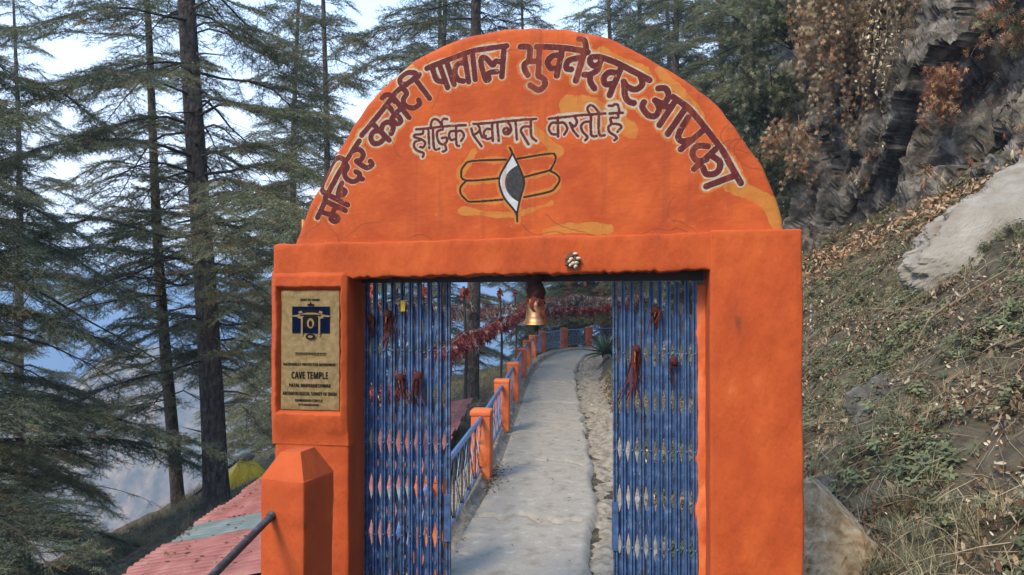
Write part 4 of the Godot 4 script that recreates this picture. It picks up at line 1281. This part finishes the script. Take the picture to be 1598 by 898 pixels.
func build_rocks():
	var cl := part("rock_face", sheet(400, 300, crag_at, [], [], true), M.cliff)
	tag(cl, "dark rock face above the litter-covered bank", "", "", "structure")
	var bl := thing("boulder", "large pale slab-shaped boulder jutting from the bank at right edge", "boulder", Vector3(5.14, 2.66, -7.7), 0.0, "boulders on the bank")
	var bm := part("rock", blob(Vector3(1.22, 0.62, 0.8), 0.20, 1.0, Vector3(3, 8, 1), 80, [[Vector3(-0.12, 0.97, 0.2).normalized(), 0.80], [Vector3(-0.35, -0.45, 0.8).normalized(), 0.66], [Vector3(-0.9, 0.25, 0.25).normalized(), 0.80], [Vector3(0.1, 0.3, 0.95).normalized(), 0.78], [Vector3(-0.55, 0.75, 0.35).normalized(), 0.72]], 0.055), M.rock, bl)
	bm.rotation = Vector3(0.12, 0.40, 0.50)
	var soil := part("soil_patch", blob(Vector3(0.42, 0.08, 0.25), 0.5, 1.5, Vector3(1, 9, 3), 30, [], 0.1), M.soil, bl)
	soil.position = Vector3(0.40, 0.42, 0.46)
	soil.rotation = Vector3(0.55, 0.3, 0.5)
	var b2 := thing("boulder", "rounded brown boulder at the foot of the wide right pillar", "boulder", Vector3(1.80, 0.56, -4.15), 0.0, "boulders on the bank")
	var m2 := part("rock", blob(Vector3(0.40, 0.50, 0.40), 0.20, 1.3, Vector3(7, 1, 4), 64, [[Vector3(-0.6, 0.4, 0.6).normalized(), 0.66], [Vector3(0.6, 0.6, 0.4).normalized(), 0.6], [Vector3(0.3, 0.1, 0.95).normalized(), 0.72]], 0.08), M.tan_rock, b2)
	m2.rotation = Vector3(-0.1, 0.3, 0.15)
	part("orange_smear", blob(Vector3(0.03, 0.026, 0.012), 0.3, 9.0, Vector3(3, 3, 3), 10), M.post, b2).position = Vector3(-0.235, -0.02, 0.262)
	var b3 := thing("boulder", "low grey lichen-covered rock ledge between pillar and litter", "boulder", on_land(2.78, -5.6, -0.07), 0.5, "boulders on the bank")
	part("rock", blob(Vector3(0.36, 0.13, 0.24), 0.35, 2.2, Vector3(2, 4, 4), 30, [[Vector3(-0.2, 0.95, 0.2).normalized(), 0.6]], 0.12), M.ash_rock, b3).rotation = Vector3(0.25, 0.2, 0.45)
	var b4 := thing("boulder", "small grey stone half sunk beside the right pillar's edge", "boulder", on_land(2.12, -5.0, -0.02), 0.2, "boulders on the bank")
	part("rock", blob(Vector3(0.2, 0.18, 0.18), 0.35, 3.0, Vector3(5, 4, 9), 30, [], 0.14), M.ash_rock, b4).rotation = Vector3(0.2, 0.5, 0.2)
	for e in [[2.5, -6.9, 0.3, 0.15, "pale stone showing through the grass behind right gate leaf"], [1.75, -12.0, 0.25, 0.16, "loose rock at the path's uphill edge by the agave"], [1.55, -9.2, 0.2, 0.12, "squat rock where the broken path edge meets the bank"]]:
		var b := thing("boulder", e[4], "boulder", on_land(e[0], e[1], 0.02), e[0] * 3.0, "boulders on the bank")
		part("rock", blob(Vector3(e[2], e[3], e[2] * 0.8), 0.3, 2.2, Vector3(e[0], e[1], 2), 18), M.rock, b)

func drape(called: String, label: String, where: Vector3, size: Vector3, n: int, cols: Array, mesh: Mesh, m: Material, seed_: int, scale_: Vector2, strands: int, loose := 0.09):
	var t := thing(called, label, "creeper", where, 0.0, "creepers hanging on the rock face")
	var r := RandomNumberGenerator.new()
	r.seed = seed_
	var where_ := []
	var tint := []
	var stems := fresh()
	for s in strands:
		var a := Vector3(r.randf_range(-1, 1), r.randf_range(-0.2, 0.45), r.randf_range(-1, 1)) * size
		var l := size.y * r.randf_range(0.3, 1.5)
		var pts := []
		var wob := r.randf() * 9.0
		for k in 7:
			var f := k / 6.0
			pts.append(a + Vector3(sin(wob + f * 4.0) * 0.10, -l * f, cos(wob * 2.0 + f * 3.0) * 0.10 + 0.25 * sin(f * PI) * size.z))
		add_tube(stems, pts, [0.010, 0.006, 0.003], 4, false)
		for k in int(n / float(strands)):
			var f := pow(r.randf(), 0.8)
			var i := mini(int(f * 6.0), 5)
			var p: Vector3 = pts[i].lerp(pts[i + 1], f * 6.0 - i)
			p += Vector3(r.randfn(0, loose), r.randfn(0, loose * 0.6), r.randfn(0, loose)) * (0.5 + size.x) * (1.2 - 0.6 * f)
			var sc := r.randf_range(scale_.x, scale_.y)
			where_.append(Transform3D(Basis.from_euler(Vector3(r.randf_range(-1.6, 0.3), r.randf() * TAU, r.randf_range(-1, 1))).scaled(Vector3.ONE * sc), p))
			var c: Color = cols[r.randi() % cols.size()]
			var q := r.randf_range(0.6, 1.3)
			tint.append(Color(c.r * q, c.g * q, c.b * q))
	part("stems", done(stems), M.wood, t)
	scatter("foliage", mesh, m, where_, tint, t)

func build_creepers():
	var lf := leaf_mesh()
	var sp := sprig_mesh(12, 0.115, 0.0075, 4)
	var rust := [C(.40, .175, .085), C(.50, .27, .15), C(.30, .12, .055), C(.55, .36, .23), C(.19, .095, .05)]
	var straw := [C(.48, .39, .26), C(.34, .26, .165), C(.22, .17, .105), C(.58, .50, .36)]
	var green := [C(.07, .10, .045), C(.10, .13, .06), C(.16, .18, .10), C(.05, .07, .03)]
	var pale := [C(.20, .22, .14), C(.30, .30, .22), C(.12, .15, .075)]
	drape("dry_creeper", "broad curtain of rust-brown dead creeper at the rock face's left", Vector3(5.35, 7.1, -12.5), Vector3(0.5, 1.6, 0.45), 4400, rust + straw + straw, sp, M.dry, 1, Vector2(0.25, 0.85), 46, 0.042)
	drape("dry_creeper", "straw-coloured fringe of dry stems at top above the rusty curtain", Vector3(5.6, 7.4, -12.4), Vector3(0.7, 0.9, 0.5), 2600, straw, sp, M.dry, 2, Vector2(0.3, 0.9), 60, 0.06)
	drape("dry_creeper", "small orange-brown root clump hanging mid rock face", Vector3(6.3, 5.25, -10.9), Vector3(0.15, 0.5, 0.2), 900, rust, sp, M.dry, 3, Vector2(0.3, 0.8), 30)
	drape("dry_creeper", "lower rusty tangle spilling beside the dark hollow", Vector3(4.95, 5.0, -13.4), Vector3(0.35, 0.7, 0.4), 900, rust + straw, sp, M.dry, 4, Vector2(0.3, 0.8), 24, 0.05)
	drape("green_creeper", "green and brown creeper spreading right of the orange root clump", Vector3(7.1, 5.9, -10.4), Vector3(0.6, 0.4, 0.4), 700, green + rust, sp, M.leaf, 5, Vector2(0.5, 1.0), 34)
	drape("green_creeper", "leafy creeper ledge along the upper right of the rock face", Vector3(7.7, 6.9, -10.2), Vector3(0.9, 0.6, 0.6), 2200, straw + green, sp, M.leaf, 6, Vector2(0.5, 1.0), 34)
	drape("dry_creeper", "thin hanging pale vine strands beside the dark cleft", Vector3(5.75, 6.3, -11.6), Vector3(0.16, 1.3, 0.2), 420, straw, lf, M.dry, 7, Vector2(0.6, 1.4), 12)
	# dry growth rooted all over the rock: tufts that hang, thicker towards the top and in the cracks
	var w5 := []; var c5 := []; var w6 := []; var c6 := []
	for i in 24000:
		var u := rng.randf_range(0.12, 1.0)
		var v := rng.randf_range(0.04, 0.95)
		var p := crag_at(u, v)
		var q := crag_at(u, minf(1.0, v + 0.012))
		var ledge := Vector2(q.x - p.x, q.z - p.z).length() / maxf(0.01, q.y - p.y)
		var m := nz.get_noise_3d(p.x * 7.0, p.y * 5.0, p.z * 7.0) + 0.55 * (v - 0.35) + 0.12 * minf(ledge, 2.0)
		if m < 0.20 + rng.randf() * 0.30: continue
		var hang := Basis.from_euler(Vector3(rng.randf_range(2.0, 3.3), rng.randf() * TAU, rng.randf_range(-0.5, 0.5))) if rng.randf() < 0.7 else Basis.from_euler(Vector3(rng.randf_range(-0.7, 0.7), rng.randf() * TAU, rng.randf_range(-0.7, 0.7)))
		var k := rng.randf_range(0.5, 1.2)
		if rng.randf() < 0.62:
			w5.append(Transform3D(hang.scaled(Vector3.ONE * rng.randf_range(0.5, 1.5)), p))
			var c: Color = (straw + rust)[rng.randi() % 8]
			c5.append(Color(c.r * k, c.g * k, c.b * k))
		else:
			w6.append(Transform3D(hang.scaled(Vector3.ONE * rng.randf_range(0.5, 1.3)), p))
			var c: Color = (rust + green)[rng.randi() % 8] if rng.randf() < 0.7 else straw[rng.randi() % 4]
			c6.append(Color(c.r * k, c.g * k, c.b * k))
	tag(scatter("dry_grass", tuft_mesh(22, 0.20, 0.0038, 0.45, 13), M.blade, w5, c5), "straw-coloured grass hanging from ledges of the rock face", "grass")
	tag(scatter("ledge_growth", sp, M.leaf, w6, c6), "small brown and green plants rooted in the rock face's cracks", "plants")
	# shrubs between the cedars and the rock
	for e in [[4.75, 4.3, -14.6, 1.0, "pale-leaved shrub clinging left of the rock face"], [4.4, 2.9, -15.2, 0.9, "grey-green shrub low beside the arch's right shoulder"], [5.2, 5.9, -14.8, 1.1, "green shrub higher up beside the rusty creeper"], [5.8, 7.6, -15.2, 1.3, "tall leafy shrub at the top between cedars and rock"], [4.2, 2.2, -17.2, 0.9, "dull shrub right behind the pillar's top corner"]]:
		var s := thing("shrub", e[4], "shrub", Vector3(e[0], e[1], e[2]), 0.0, "shrubs beside the rock face")
		var st := fresh()
		var where := []
		var tint := []
		for k in 26:
			var a := rng.randf() * TAU
			var d := Vector3(cos(a), rng.randf_range(-0.4, 1.1), sin(a)).normalized()
			var l: float = e[3] * rng.randf_range(0.5, 1.2)
			add_tube(st, [Vector3(0, -0.5, 0), d * l * 0.5 + Vector3(0, 0.05, 0), d * l], [0.02, 0.012, 0.004], 4, false)
			for i in 75:
				var f := rng.randf_range(0.3, 1.05)
				var p: Vector3 = d * l * f + Vector3(rng.randfn(0, 0.14), rng.randfn(0, 0.12), rng.randfn(0, 0.14)) * e[3]
				where.append(Transform3D(Basis.from_euler(Vector3(rng.randf_range(-1, 1), rng.randf() * TAU, rng.randf_range(-1, 1))).scaled(Vector3.ONE * rng.randf_range(0.5, 1.15)), p))
				var c: Color = (pale + green)[rng.randi() % 7]
				var q := rng.randf_range(0.7, 1.25)
				tint.append(Color(c.r * q, c.g * q, c.b * q))
		part("stems", done(st), M.twig, s)
		scatter("foliage", sp, M.leaf, where, tint, s)

func lay(x: float, z: float) -> Basis:      # a basis lying on the slope
	var e := 0.15
	var n := Vector3(land(x - e, z) - land(x + e, z), 2 * e, land(x, z - e) - land(x, z + e)).normalized()
	var t := n.cross(Vector3.FORWARD).normalized()
	return Basis(t, n, t.cross(n))

func build_ground_cover():
	var lf := leaf_mesh()
	var w1 := []; var c1 := []; var w2 := []; var c2 := []; var w3 := []; var c3 := []; var w4 := []; var c4 := []
	var browns := [C(.24, .165, .10), C(.15, .095, .055), C(.32, .24, .155), C(.10, .062, .036), C(.54, .47, .35), C(.20, .10, .055)]
	var tries := 0
	while w1.size() < 85000 and tries < 330000:
		tries += 1
		# denser near the camera
		var z := -3.0 - 14.0 * pow(rng.randf(), 1.3)
		var x := rng.randf_range(0.9, 8.2)
		var d := aside(Vector2(x, z))
		if d < 1.0: continue
		if absf(x / z) > 0.80: continue
		var dense := nz.get_noise_2d(x * 14.0, z * 14.0 + 200.0)
		if rng.randf() > 0.6 + dense * 1.6: continue
		var b := lay(x, z)
		var e := Basis.from_euler(Vector3(rng.randf_range(-1.1, 1.1), rng.randf() * TAU, rng.randf_range(-1.1, 1.1)))
		w1.append(Transform3D((b * e).scaled(Vector3(rng.randf_range(0.5, 1.0), 1, rng.randf_range(0.6, 1.4)) * (0.32 + 0.75 * pow(rng.randf(), 1.8))), on_land(x, z, rng.randf_range(0.0, 0.06))))
		var c: Color = browns[rng.randi() % 6]
		var k := rng.randf_range(0.5, 1.15)
		c1.append(Color(c.r * k, c.g * k, c.b * k))
	for i in 420:      # blown against the kerb, and a few on the path
		var by_kerb := i < 330
		var at := walk(rng.randf_range(7.7, 8.9) if by_kerb and i < 200 else rng.randf_range(5.0, 24.0))
		var side := -0.66 + absf(rng.randfn(0, 0.09)) if by_kerb else rng.randf_range(-0.5, 1.1)
		w1.append(Transform3D(Basis.from_euler(Vector3(rng.randf_range(-0.6, 0.6), rng.randf() * TAU, rng.randf_range(-0.6, 0.6))).scaled(Vector3.ONE * rng.randf_range(0.3, 0.75)), Vector3(at.x + at.z * side, 0.035 + rng.randf() * 0.03, at.y + at.w * side)))
		var c: Color = browns[rng.randi() % 6]
		c1.append(Color(c.r * 0.6, c.g * 0.6, c.b * 0.6))
	var band := [C(.34, .20, .11), C(.40, .27, .16), C(.25, .12, .06), C(.45, .34, .23)]
	for i in 3200:
		var k := rng.randf()
		var x := lerpf(4.3, 6.4, k) + rng.randfn(0, 0.35)
		var z := lerpf(-14.2, -9.6, k) + rng.randfn(0, 0.45)
		if aside(Vector2(x, z)) < 1.2: continue
		w1.append(Transform3D((lay(x, z) * Basis.from_euler(Vector3(rng.randf_range(-0.9, 0.9), rng.randf() * TAU, rng.randf_range(-0.9, 0.9)))).scaled(Vector3.ONE * rng.randf_range(0.8, 2.0)), on_land(x, z, rng.randf_range(0.01, 0.10))))
		var c: Color = band[rng.randi() % 4]
		var q := rng.randf_range(0.6, 1.2)
		c1.append(Color(c.r * q, c.g * q, c.b * q))
	tag(scatter("leaf_litter", lf, M.dry, w1, c1), "brown dead leaves and twigs strewn over the bank beside the gateway", "leaf litter")
	var tuft := tuft_mesh(16, 0.15, 0.0032, 1.1, 3)
	for i in 27000:
		var z := -3.0 - 15.0 * pow(rng.randf(), 1.2)
		var x := rng.randf_range(1.0, 8.0)
		var d := aside(Vector2(x, z))
		if d < 1.05 or absf(x / z) > 0.8: continue
		var g := nz.get_noise_2d(x * 8.0 + 40.0, z * 8.0)
		if rng.randf() > 0.42 + g * 1.9: continue
		w2.append(Transform3D(Basis.from_euler(Vector3(rng.randf_range(-.3, .3), rng.randf() * TAU, rng.randf_range(-.3, .3))).scaled(Vector3.ONE * rng.randf_range(0.5, 1.3)), on_land(x, z, -0.01)))
		var k := rng.randf()
		c2.append(C(.11, .135, .06).lerp(C(.38, .32, .20), k))
	for i in 5200:      # dry grass on the falling side and under the railing
		var z := -5.0 - 22.0 * rng.randf()
		var x := along(z) - rng.randf_range(0.95, 6.0)
		if x < -2.9 and z > -13.5 or (x < -0.8 and z > -12.0): continue
		w2.append(Transform3D(Basis.from_euler(Vector3(rng.randf_range(-.3, .3), rng.randf() * TAU, rng.randf_range(-.3, .3))).scaled(Vector3.ONE * rng.randf_range(0.7, 1.7)), on_land(x, z, -0.01)))
		c2.append(C(.12, .13, .065).lerp(C(.30, .26, .17), rng.randf()))
	for i in 2600:      # crest beyond the roof
		var x := rng.randf_range(-9.0, -3.2)
		var z := rng.randf_range(-17.0, -9.5)
		w2.append(Transform3D(Basis.from_euler(Vector3(rng.randf_range(-.3, .3), rng.randf() * TAU, rng.randf_range(-.3, .3))).scaled(Vector3.ONE * rng.randf_range(0.7, 1.6)), on_land(x, z, -0.01)))
		c2.append(C(.13, .14, .07).lerp(C(.34, .29, .19), rng.randf()))
	tag(scatter("grass", tuft, M.blade, w2, c2), "thin dry and green grass growing over the slopes", "grass")
	var herb := sprig_mesh(10, 0.09, 0.012, 9)
	for i in 36000:
		var z := -3.0 - 13.0 * pow(rng.randf(), 1.4)
		var x := rng.randf_range(1.1, 7.5)
		var d := aside(Vector2(x, z))
		if d < 1.15 or absf(x / z) > 0.8: continue
		var g := nz.get_noise_2d(x * 11.0 - 90.0, z * 11.0 + 33.0)
		if rng.randf() > 0.20 + g * 2.6: continue
		w3.append(Transform3D((lay(x, z) * Basis.from_euler(Vector3(rng.randf_range(-.4, .4), rng.randf() * TAU, 0))).scaled(Vector3.ONE * rng.randf_range(0.5, 1.25)), on_land(x, z, 0.0)))
		var k := rng.randf_range(0.6, 1.4)
		c3.append(Color(.115 * k, .13 * k, .06 * k))
	tag(scatter("ground_cover", herb, M.leaf, w3, c3), "small-leaved green weeds in patches on the bank", "weeds", "", "stuff")
	# straw-thin dry stalks
	for i in 9000:
		var z := -3.0 - 11.0 * pow(rng.randf(), 1.3)
		var x := rng.randf_range(1.1, 7.5)
		if aside(Vector2(x, z)) < 1.1 or absf(x / z) > 0.8: continue
		var e := lay(x, z) * Basis.from_euler(Vector3(rng.randf_range(-0.3, 0.3), rng.randf() * TAU, rng.randf_range(-0.3, 0.3)))
		w4.append(Transform3D(e.scaled(Vector3.ONE * rng.randf_range(0.4, 1.2)), on_land(x, z, rng.randf_range(0.01, 0.06))))
		var k := rng.randf_range(0.4, 1.1)
		c4.append(Color(.40 * k, .32 * k, .22 * k))
	var stalk := tube([Vector3(0, 0, -0.17), Vector3(0.015, 0.012, 0), Vector3(-0.01, 0.0, 0.17)], [0.0026, 0.0022, 0.001], 4)
	tag(scatter("dry_stalks", stalk, M.dry, w4, c4), "pale broken stalks scattered among the dead leaves", "stalks")
	for e in [[2.62, -4.7, 0.34, 0.3, "pale split strip of wood lying on the red-brown litter"], [3.45, -4.75, 0.7, 1.9, "curved bare stick lying on the bank near the lower right"], [3.1, -4.0, 0.6, 1.2, "thin curved twig in the lower right corner"], [3.5, -6.2, 0.6, 0.4, "grey fallen branch on the bank right of the ledge"], [2.9, -7.3, 0.8, 2.4, "slanting dead stick on the grass below the big slab boulder"], [4.1, -6.4, 0.7, 2.9, "pale fallen twig under the big slab boulder"]]:
		var s := thing("fallen_branch", e[4], "stick", on_land(e[0], e[1], 0.05), e[3], "fallen sticks on the bank")
		s.basis = lay(e[0], e[1]) * Basis(Vector3.UP, e[3])
		var l: float = e[2]
		part("stem", tube([Vector3(-l * 0.5, 0, 0), Vector3(-l * 0.15, 0.03, 0.05), Vector3(l * 0.2, 0.02, 0.03), Vector3(l * 0.5, 0.05, -0.08)], [0.012, 0.011, 0.008, 0.003], 6), M.wood, s)
		part("side_twig", tube([Vector3(l * 0.1, 0.02, 0.03), Vector3(l * 0.25, 0.06, 0.14)], [0.006, 0.002], 5), M.wood, s)

func build_agave():
	var a := thing("agave", "spiky grey-green agave on the bank at the far bend", "agave", Vector3(2.62, 0.42, -21.0))
	var m := mat(C(.12, .17, .12), 0.6)
	var r := RandomNumberGenerator.new()
	r.seed = 8
	for i in 40:
		var az := i * 2.4
		var el := lerpf(1.35, -0.15, pow(i / 40.0, 0.8))
		var l := r.randf_range(0.55, 0.85)
		var d := Vector3(cos(az) * cos(el), sin(el), sin(az) * cos(el))
		var s := Vector3(-sin(az), 0, cos(az))
		var st := fresh()
		var prev := []
		for k in 7:
			var f := k / 6.0
			var w := 0.062 * (1.0 - pow(f, 2.2)) * (0.7 + 0.6 * sin(f * PI))
			var c := d * l * f + Vector3(0, -0.22 * f * f * l * (1.2 - sin(el)), 0)
			var u := d.cross(s).normalized()
			if u.y < 0: u = -u
			var ring := [c - s * w + u * w * 0.45, c - u * 0.008, c + s * w + u * w * 0.45]
			if prev.size():
				quad(st, prev[0], prev[1], ring[1], ring[0])
				quad(st, prev[1], prev[2], ring[2], ring[1])
			prev = ring
		part("leaf", done(st), m, a)

# ------------------------------------------------------------------ votive ropes
func rope_line(pts: Array, sag: float, drop: float, n: int, cols: Array, label: String, seed_: int, thick: float):
	var r := RandomNumberGenerator.new()
	r.seed = seed_
	var start: Vector3 = pts[0]
	var t := thing("votive_rope", label, "votive rope", start, 0.0, "ropes hung with votive cloths")
	var curve := []
	for i in pts.size() - 1:
		var a: Vector3 = pts[i]
		var b: Vector3 = pts[i + 1]
		for k in 10:
			var f := k / 10.0
			curve.append(a.lerp(b, f) - start + Vector3(0, -sag * 4.0 * f * (1 - f), 0))
	curve.append(pts[-1] - start)
	part("rope", tube(curve, [0.014], 5), M.rope, t)
	var where := []
	var tint := []
	for i in n:
		var f := r.randf() * (curve.size() - 1.001)
		var k := int(f)
		var p: Vector3 = curve[k].lerp(curve[k + 1], f - k)
		p += Vector3(r.randfn(0, thick), -absf(r.randfn(0, drop)) * 0.7, r.randfn(0, thick))
		where.append(Transform3D(Basis.from_euler(Vector3(r.randf_range(-0.6, 0.6), r.randf() * TAU, r.randf_range(-0.6, 0.6))).scaled(Vector3.ONE * r.randf_range(0.6, 1.3)), p))
		var c: Color = cols[r.randi() % cols.size()]
		var q := r.randf_range(0.6, 1.3)
		tint.append(Color(c.r * q, c.g * q, c.b * q))
	scatter("cloths", strips(5, Vector3(0.04, 0.03, 0.04), 0.17, 0.032, seed_), M.cloth, where, tint, t)

func build_ropes():
	var reds := [C(.36, .040, .033), C(.26, .026, .023), C(.40, .07, .055), C(.18, .02, .02), C(.40, .14, .11), C(.30, .032, .028), C(.55, .38, .33)]
	var faded := [C(.34, .18, .15), C(.45, .34, .28), C(.30, .08, .06), C(.2, .13, .11), C(.52, .45, .4)]
	var main := [Vector3(-1.55, 1.12, -8.2), Vector3(-1.25, 1.27, -10.6), Vector3(-0.85, 1.42, -13.6), Vector3(-0.25, 1.58, -17.6), Vector3(0.1, 1.60, -21.0)]
	rope_line(main, 0.08, 0.17, 2500, reds, "thick red garland of votive cloths along the railing's outer side", 11, 0.06)
	rope_line([Vector3(0.2, 1.75, -22.0), Vector3(0.9, 1.72, -26.5), Vector3(2.2, 1.62, -29.6), Vector3(4.2, 1.78, -31.0), Vector3(6.2, 1.9, -31.4)], 0.08, 0.22, 1500, reds, "dark red garland of cloths across the far bend behind the agave", 12, 0.08)
	rope_line([Vector3(-2.4, 2.15, -8.6), Vector3(-1.7, 2.05, -12.0), Vector3(-0.9, 1.95, -16.4), Vector3(0.6, 2.0, -22.5)], 0.12, 0.12, 520, faded, "sagging upper rope with faded cloths, left of the bell", 13, 0.04)
	rope_line([Vector3(0.6, 2.1, -23.0), Vector3(2.4, 2.12, -28.6), Vector3(5.6, 2.2, -31.0)], 0.16, 0.14, 700, faded, "faded upper rope of cloths stretched right of the bell", 14, 0.05)
	rope_line([Vector3(-2.9, 1.85, -12.5), Vector3(-1.6, 1.78, -17.0), Vector3(-0.4, 1.75, -24.0), Vector3(2.0, 2.0, -32.0)], 0.15, 0.14, 600, faded, "faint farther rope of cloths among the trunks left of the bell", 15, 0.05)
	var spots := [[-1.58, -8.25, "leaning rope post nearest the left gate leaf"], [-1.27, -10.65, "dark rope post before the first cedar trunk beyond the railing"], [-0.87, -13.65, "rope post halfway along the thick red garland"], [-0.27, -17.65, "thin rope post near the garland's far end"], [0.1, -21.6, "rope post where the garland meets the bend"], [0.9, -26.9, "rope post behind the railing at the bend"], [2.25, -29.95, "rope post left of the agave beyond the far railing"], [4.3, -31.3, "rope post hidden behind the agave"], [-2.95, -12.6, "outer rope post standing lower on the slope"], [-1.65, -17.1, "outer rope post among the cedar trunks"]]
	for e in spots:
		var p := thing("rope_post", e[2], "post", on_land(e[0], e[1], -0.1), 0.0, "dark posts that carry the votive ropes")
		var top: float = 2.25 - p.position.y
		part("pole", tube([Vector3.ZERO, Vector3(0.03, top * 0.5, 0), Vector3(-0.02, top, 0)], [0.032, 0.028, 0.024], 7), M.pole, p)
		part("cloth_tie", strips(12, Vector3(0.05, 0.05, 0.05), 0.2, 0.07, int(absf(e[1]) * 10)), cloth_mat(C(.30, .05, .03)), p).position = Vector3(0, top - 0.05, 0)
	# red framed stand far up the path
	var s := thing("red_stand", "far orange-red railed stand above the garlands by right gate leaf", "stand", Vector3(4.1, 0.0, -34.0), -0.2)
	for x in [-1.5, -0.75, 0.0, 0.75, 1.5]:
		part("upright", rbox(Vector3(0.12, 3.6 + 0.28 * (x + 1.5), 0.12), 0.01, 0.5), M.post, s).position = Vector3(x, 0.85 + 0.14 * (x + 1.5), 0)
	for y in [2.15, 2.62]:
		part("rail", tube([Vector3(-1.6, y, 0), Vector3(1.7, y + 0.9 * (y - 1.9), 0)], [0.06], 6), M.post, s)

# ------------------------------------------------------------------ the scene
func _ready():
	rng.seed = 4242
	nz.seed = 3
	nz.frequency = 0.1
	nz.fractal_octaves = 4
	cells.seed = 8
	cells.noise_type = FastNoiseLite.TYPE_CELLULAR
	cells.frequency = 0.1
	cells.cellular_return_type = FastNoiseLite.RETURN_CELL_VALUE
	cells.fractal_type = FastNoiseLite.FRACTAL_NONE
	# camera
	var cam := Camera3D.new()
	cam.name = "camera"
	cam.fov = 42.32
	cam.near = 0.05
	cam.far = 20000.0
	add_child(cam)
	cam.position = Vector3(0, 2.1, 0)
	cam.rotation_degrees = Vector3(0.54, 0, 0)
	cam.current = true
	# sky and air
	var env := Environment.new()
	env.background_mode = Environment.BG_SKY
	var sm := ProceduralSkyMaterial.new()
	sm.sky_top_color = Color(0.61, 0.745, 0.915)
	sm.sky_horizon_color = Color(0.905, 0.92, 0.94)
	sm.sky_curve = 0.16
	sm.ground_bottom_color = Color(0.40, 0.40, 0.38)
	sm.ground_horizon_color = Color(0.80, 0.84, 0.90)
	sm.sun_angle_max = 40.0
	sm.energy_multiplier = 1.0
	var sky := Sky.new()
	sky.sky_material = sm
	env.sky = sky
	env.background_energy_multiplier = 1.4
	env.tonemap_mode = Environment.TONE_MAPPER_LINEAR
	env.tonemap_exposure = 1.76
	env.sdfgi_enabled = true
	env.ssao_enabled = true
	env.ssil_enabled = true
	env.fog_enabled = true
	env.fog_density = 0.0012
	env.fog_light_color = Color(0.70, 0.84, 1.0)
	var we := WorldEnvironment.new()
	we.name = "environment"
	we.environment = env
	add_child(we)
	# hazy sun from behind the camera's left shoulder
	var sun := DirectionalLight3D.new()
	sun.name = "sun"
	sun.light_energy = 0.75
	sun.light_angular_distance = 18.0
	sun.light_color = Color(1.0, 0.92, 0.78)
	sun.shadow_enabled = true
	add_child(sun)
	sun.look_at_from_position(Vector3(-6, 9.5, 8), Vector3.ZERO, Vector3.UP)
	make_materials()
	build_ground()
	build_rocks()
	build_gateway()
	build_house()
	build_railing()
	build_trees()
	build_creepers()
	build_stair_post()
	build_plaque()
	build_gate_hangings()
	build_ropes()
	build_agave()
	build_ground_cover()
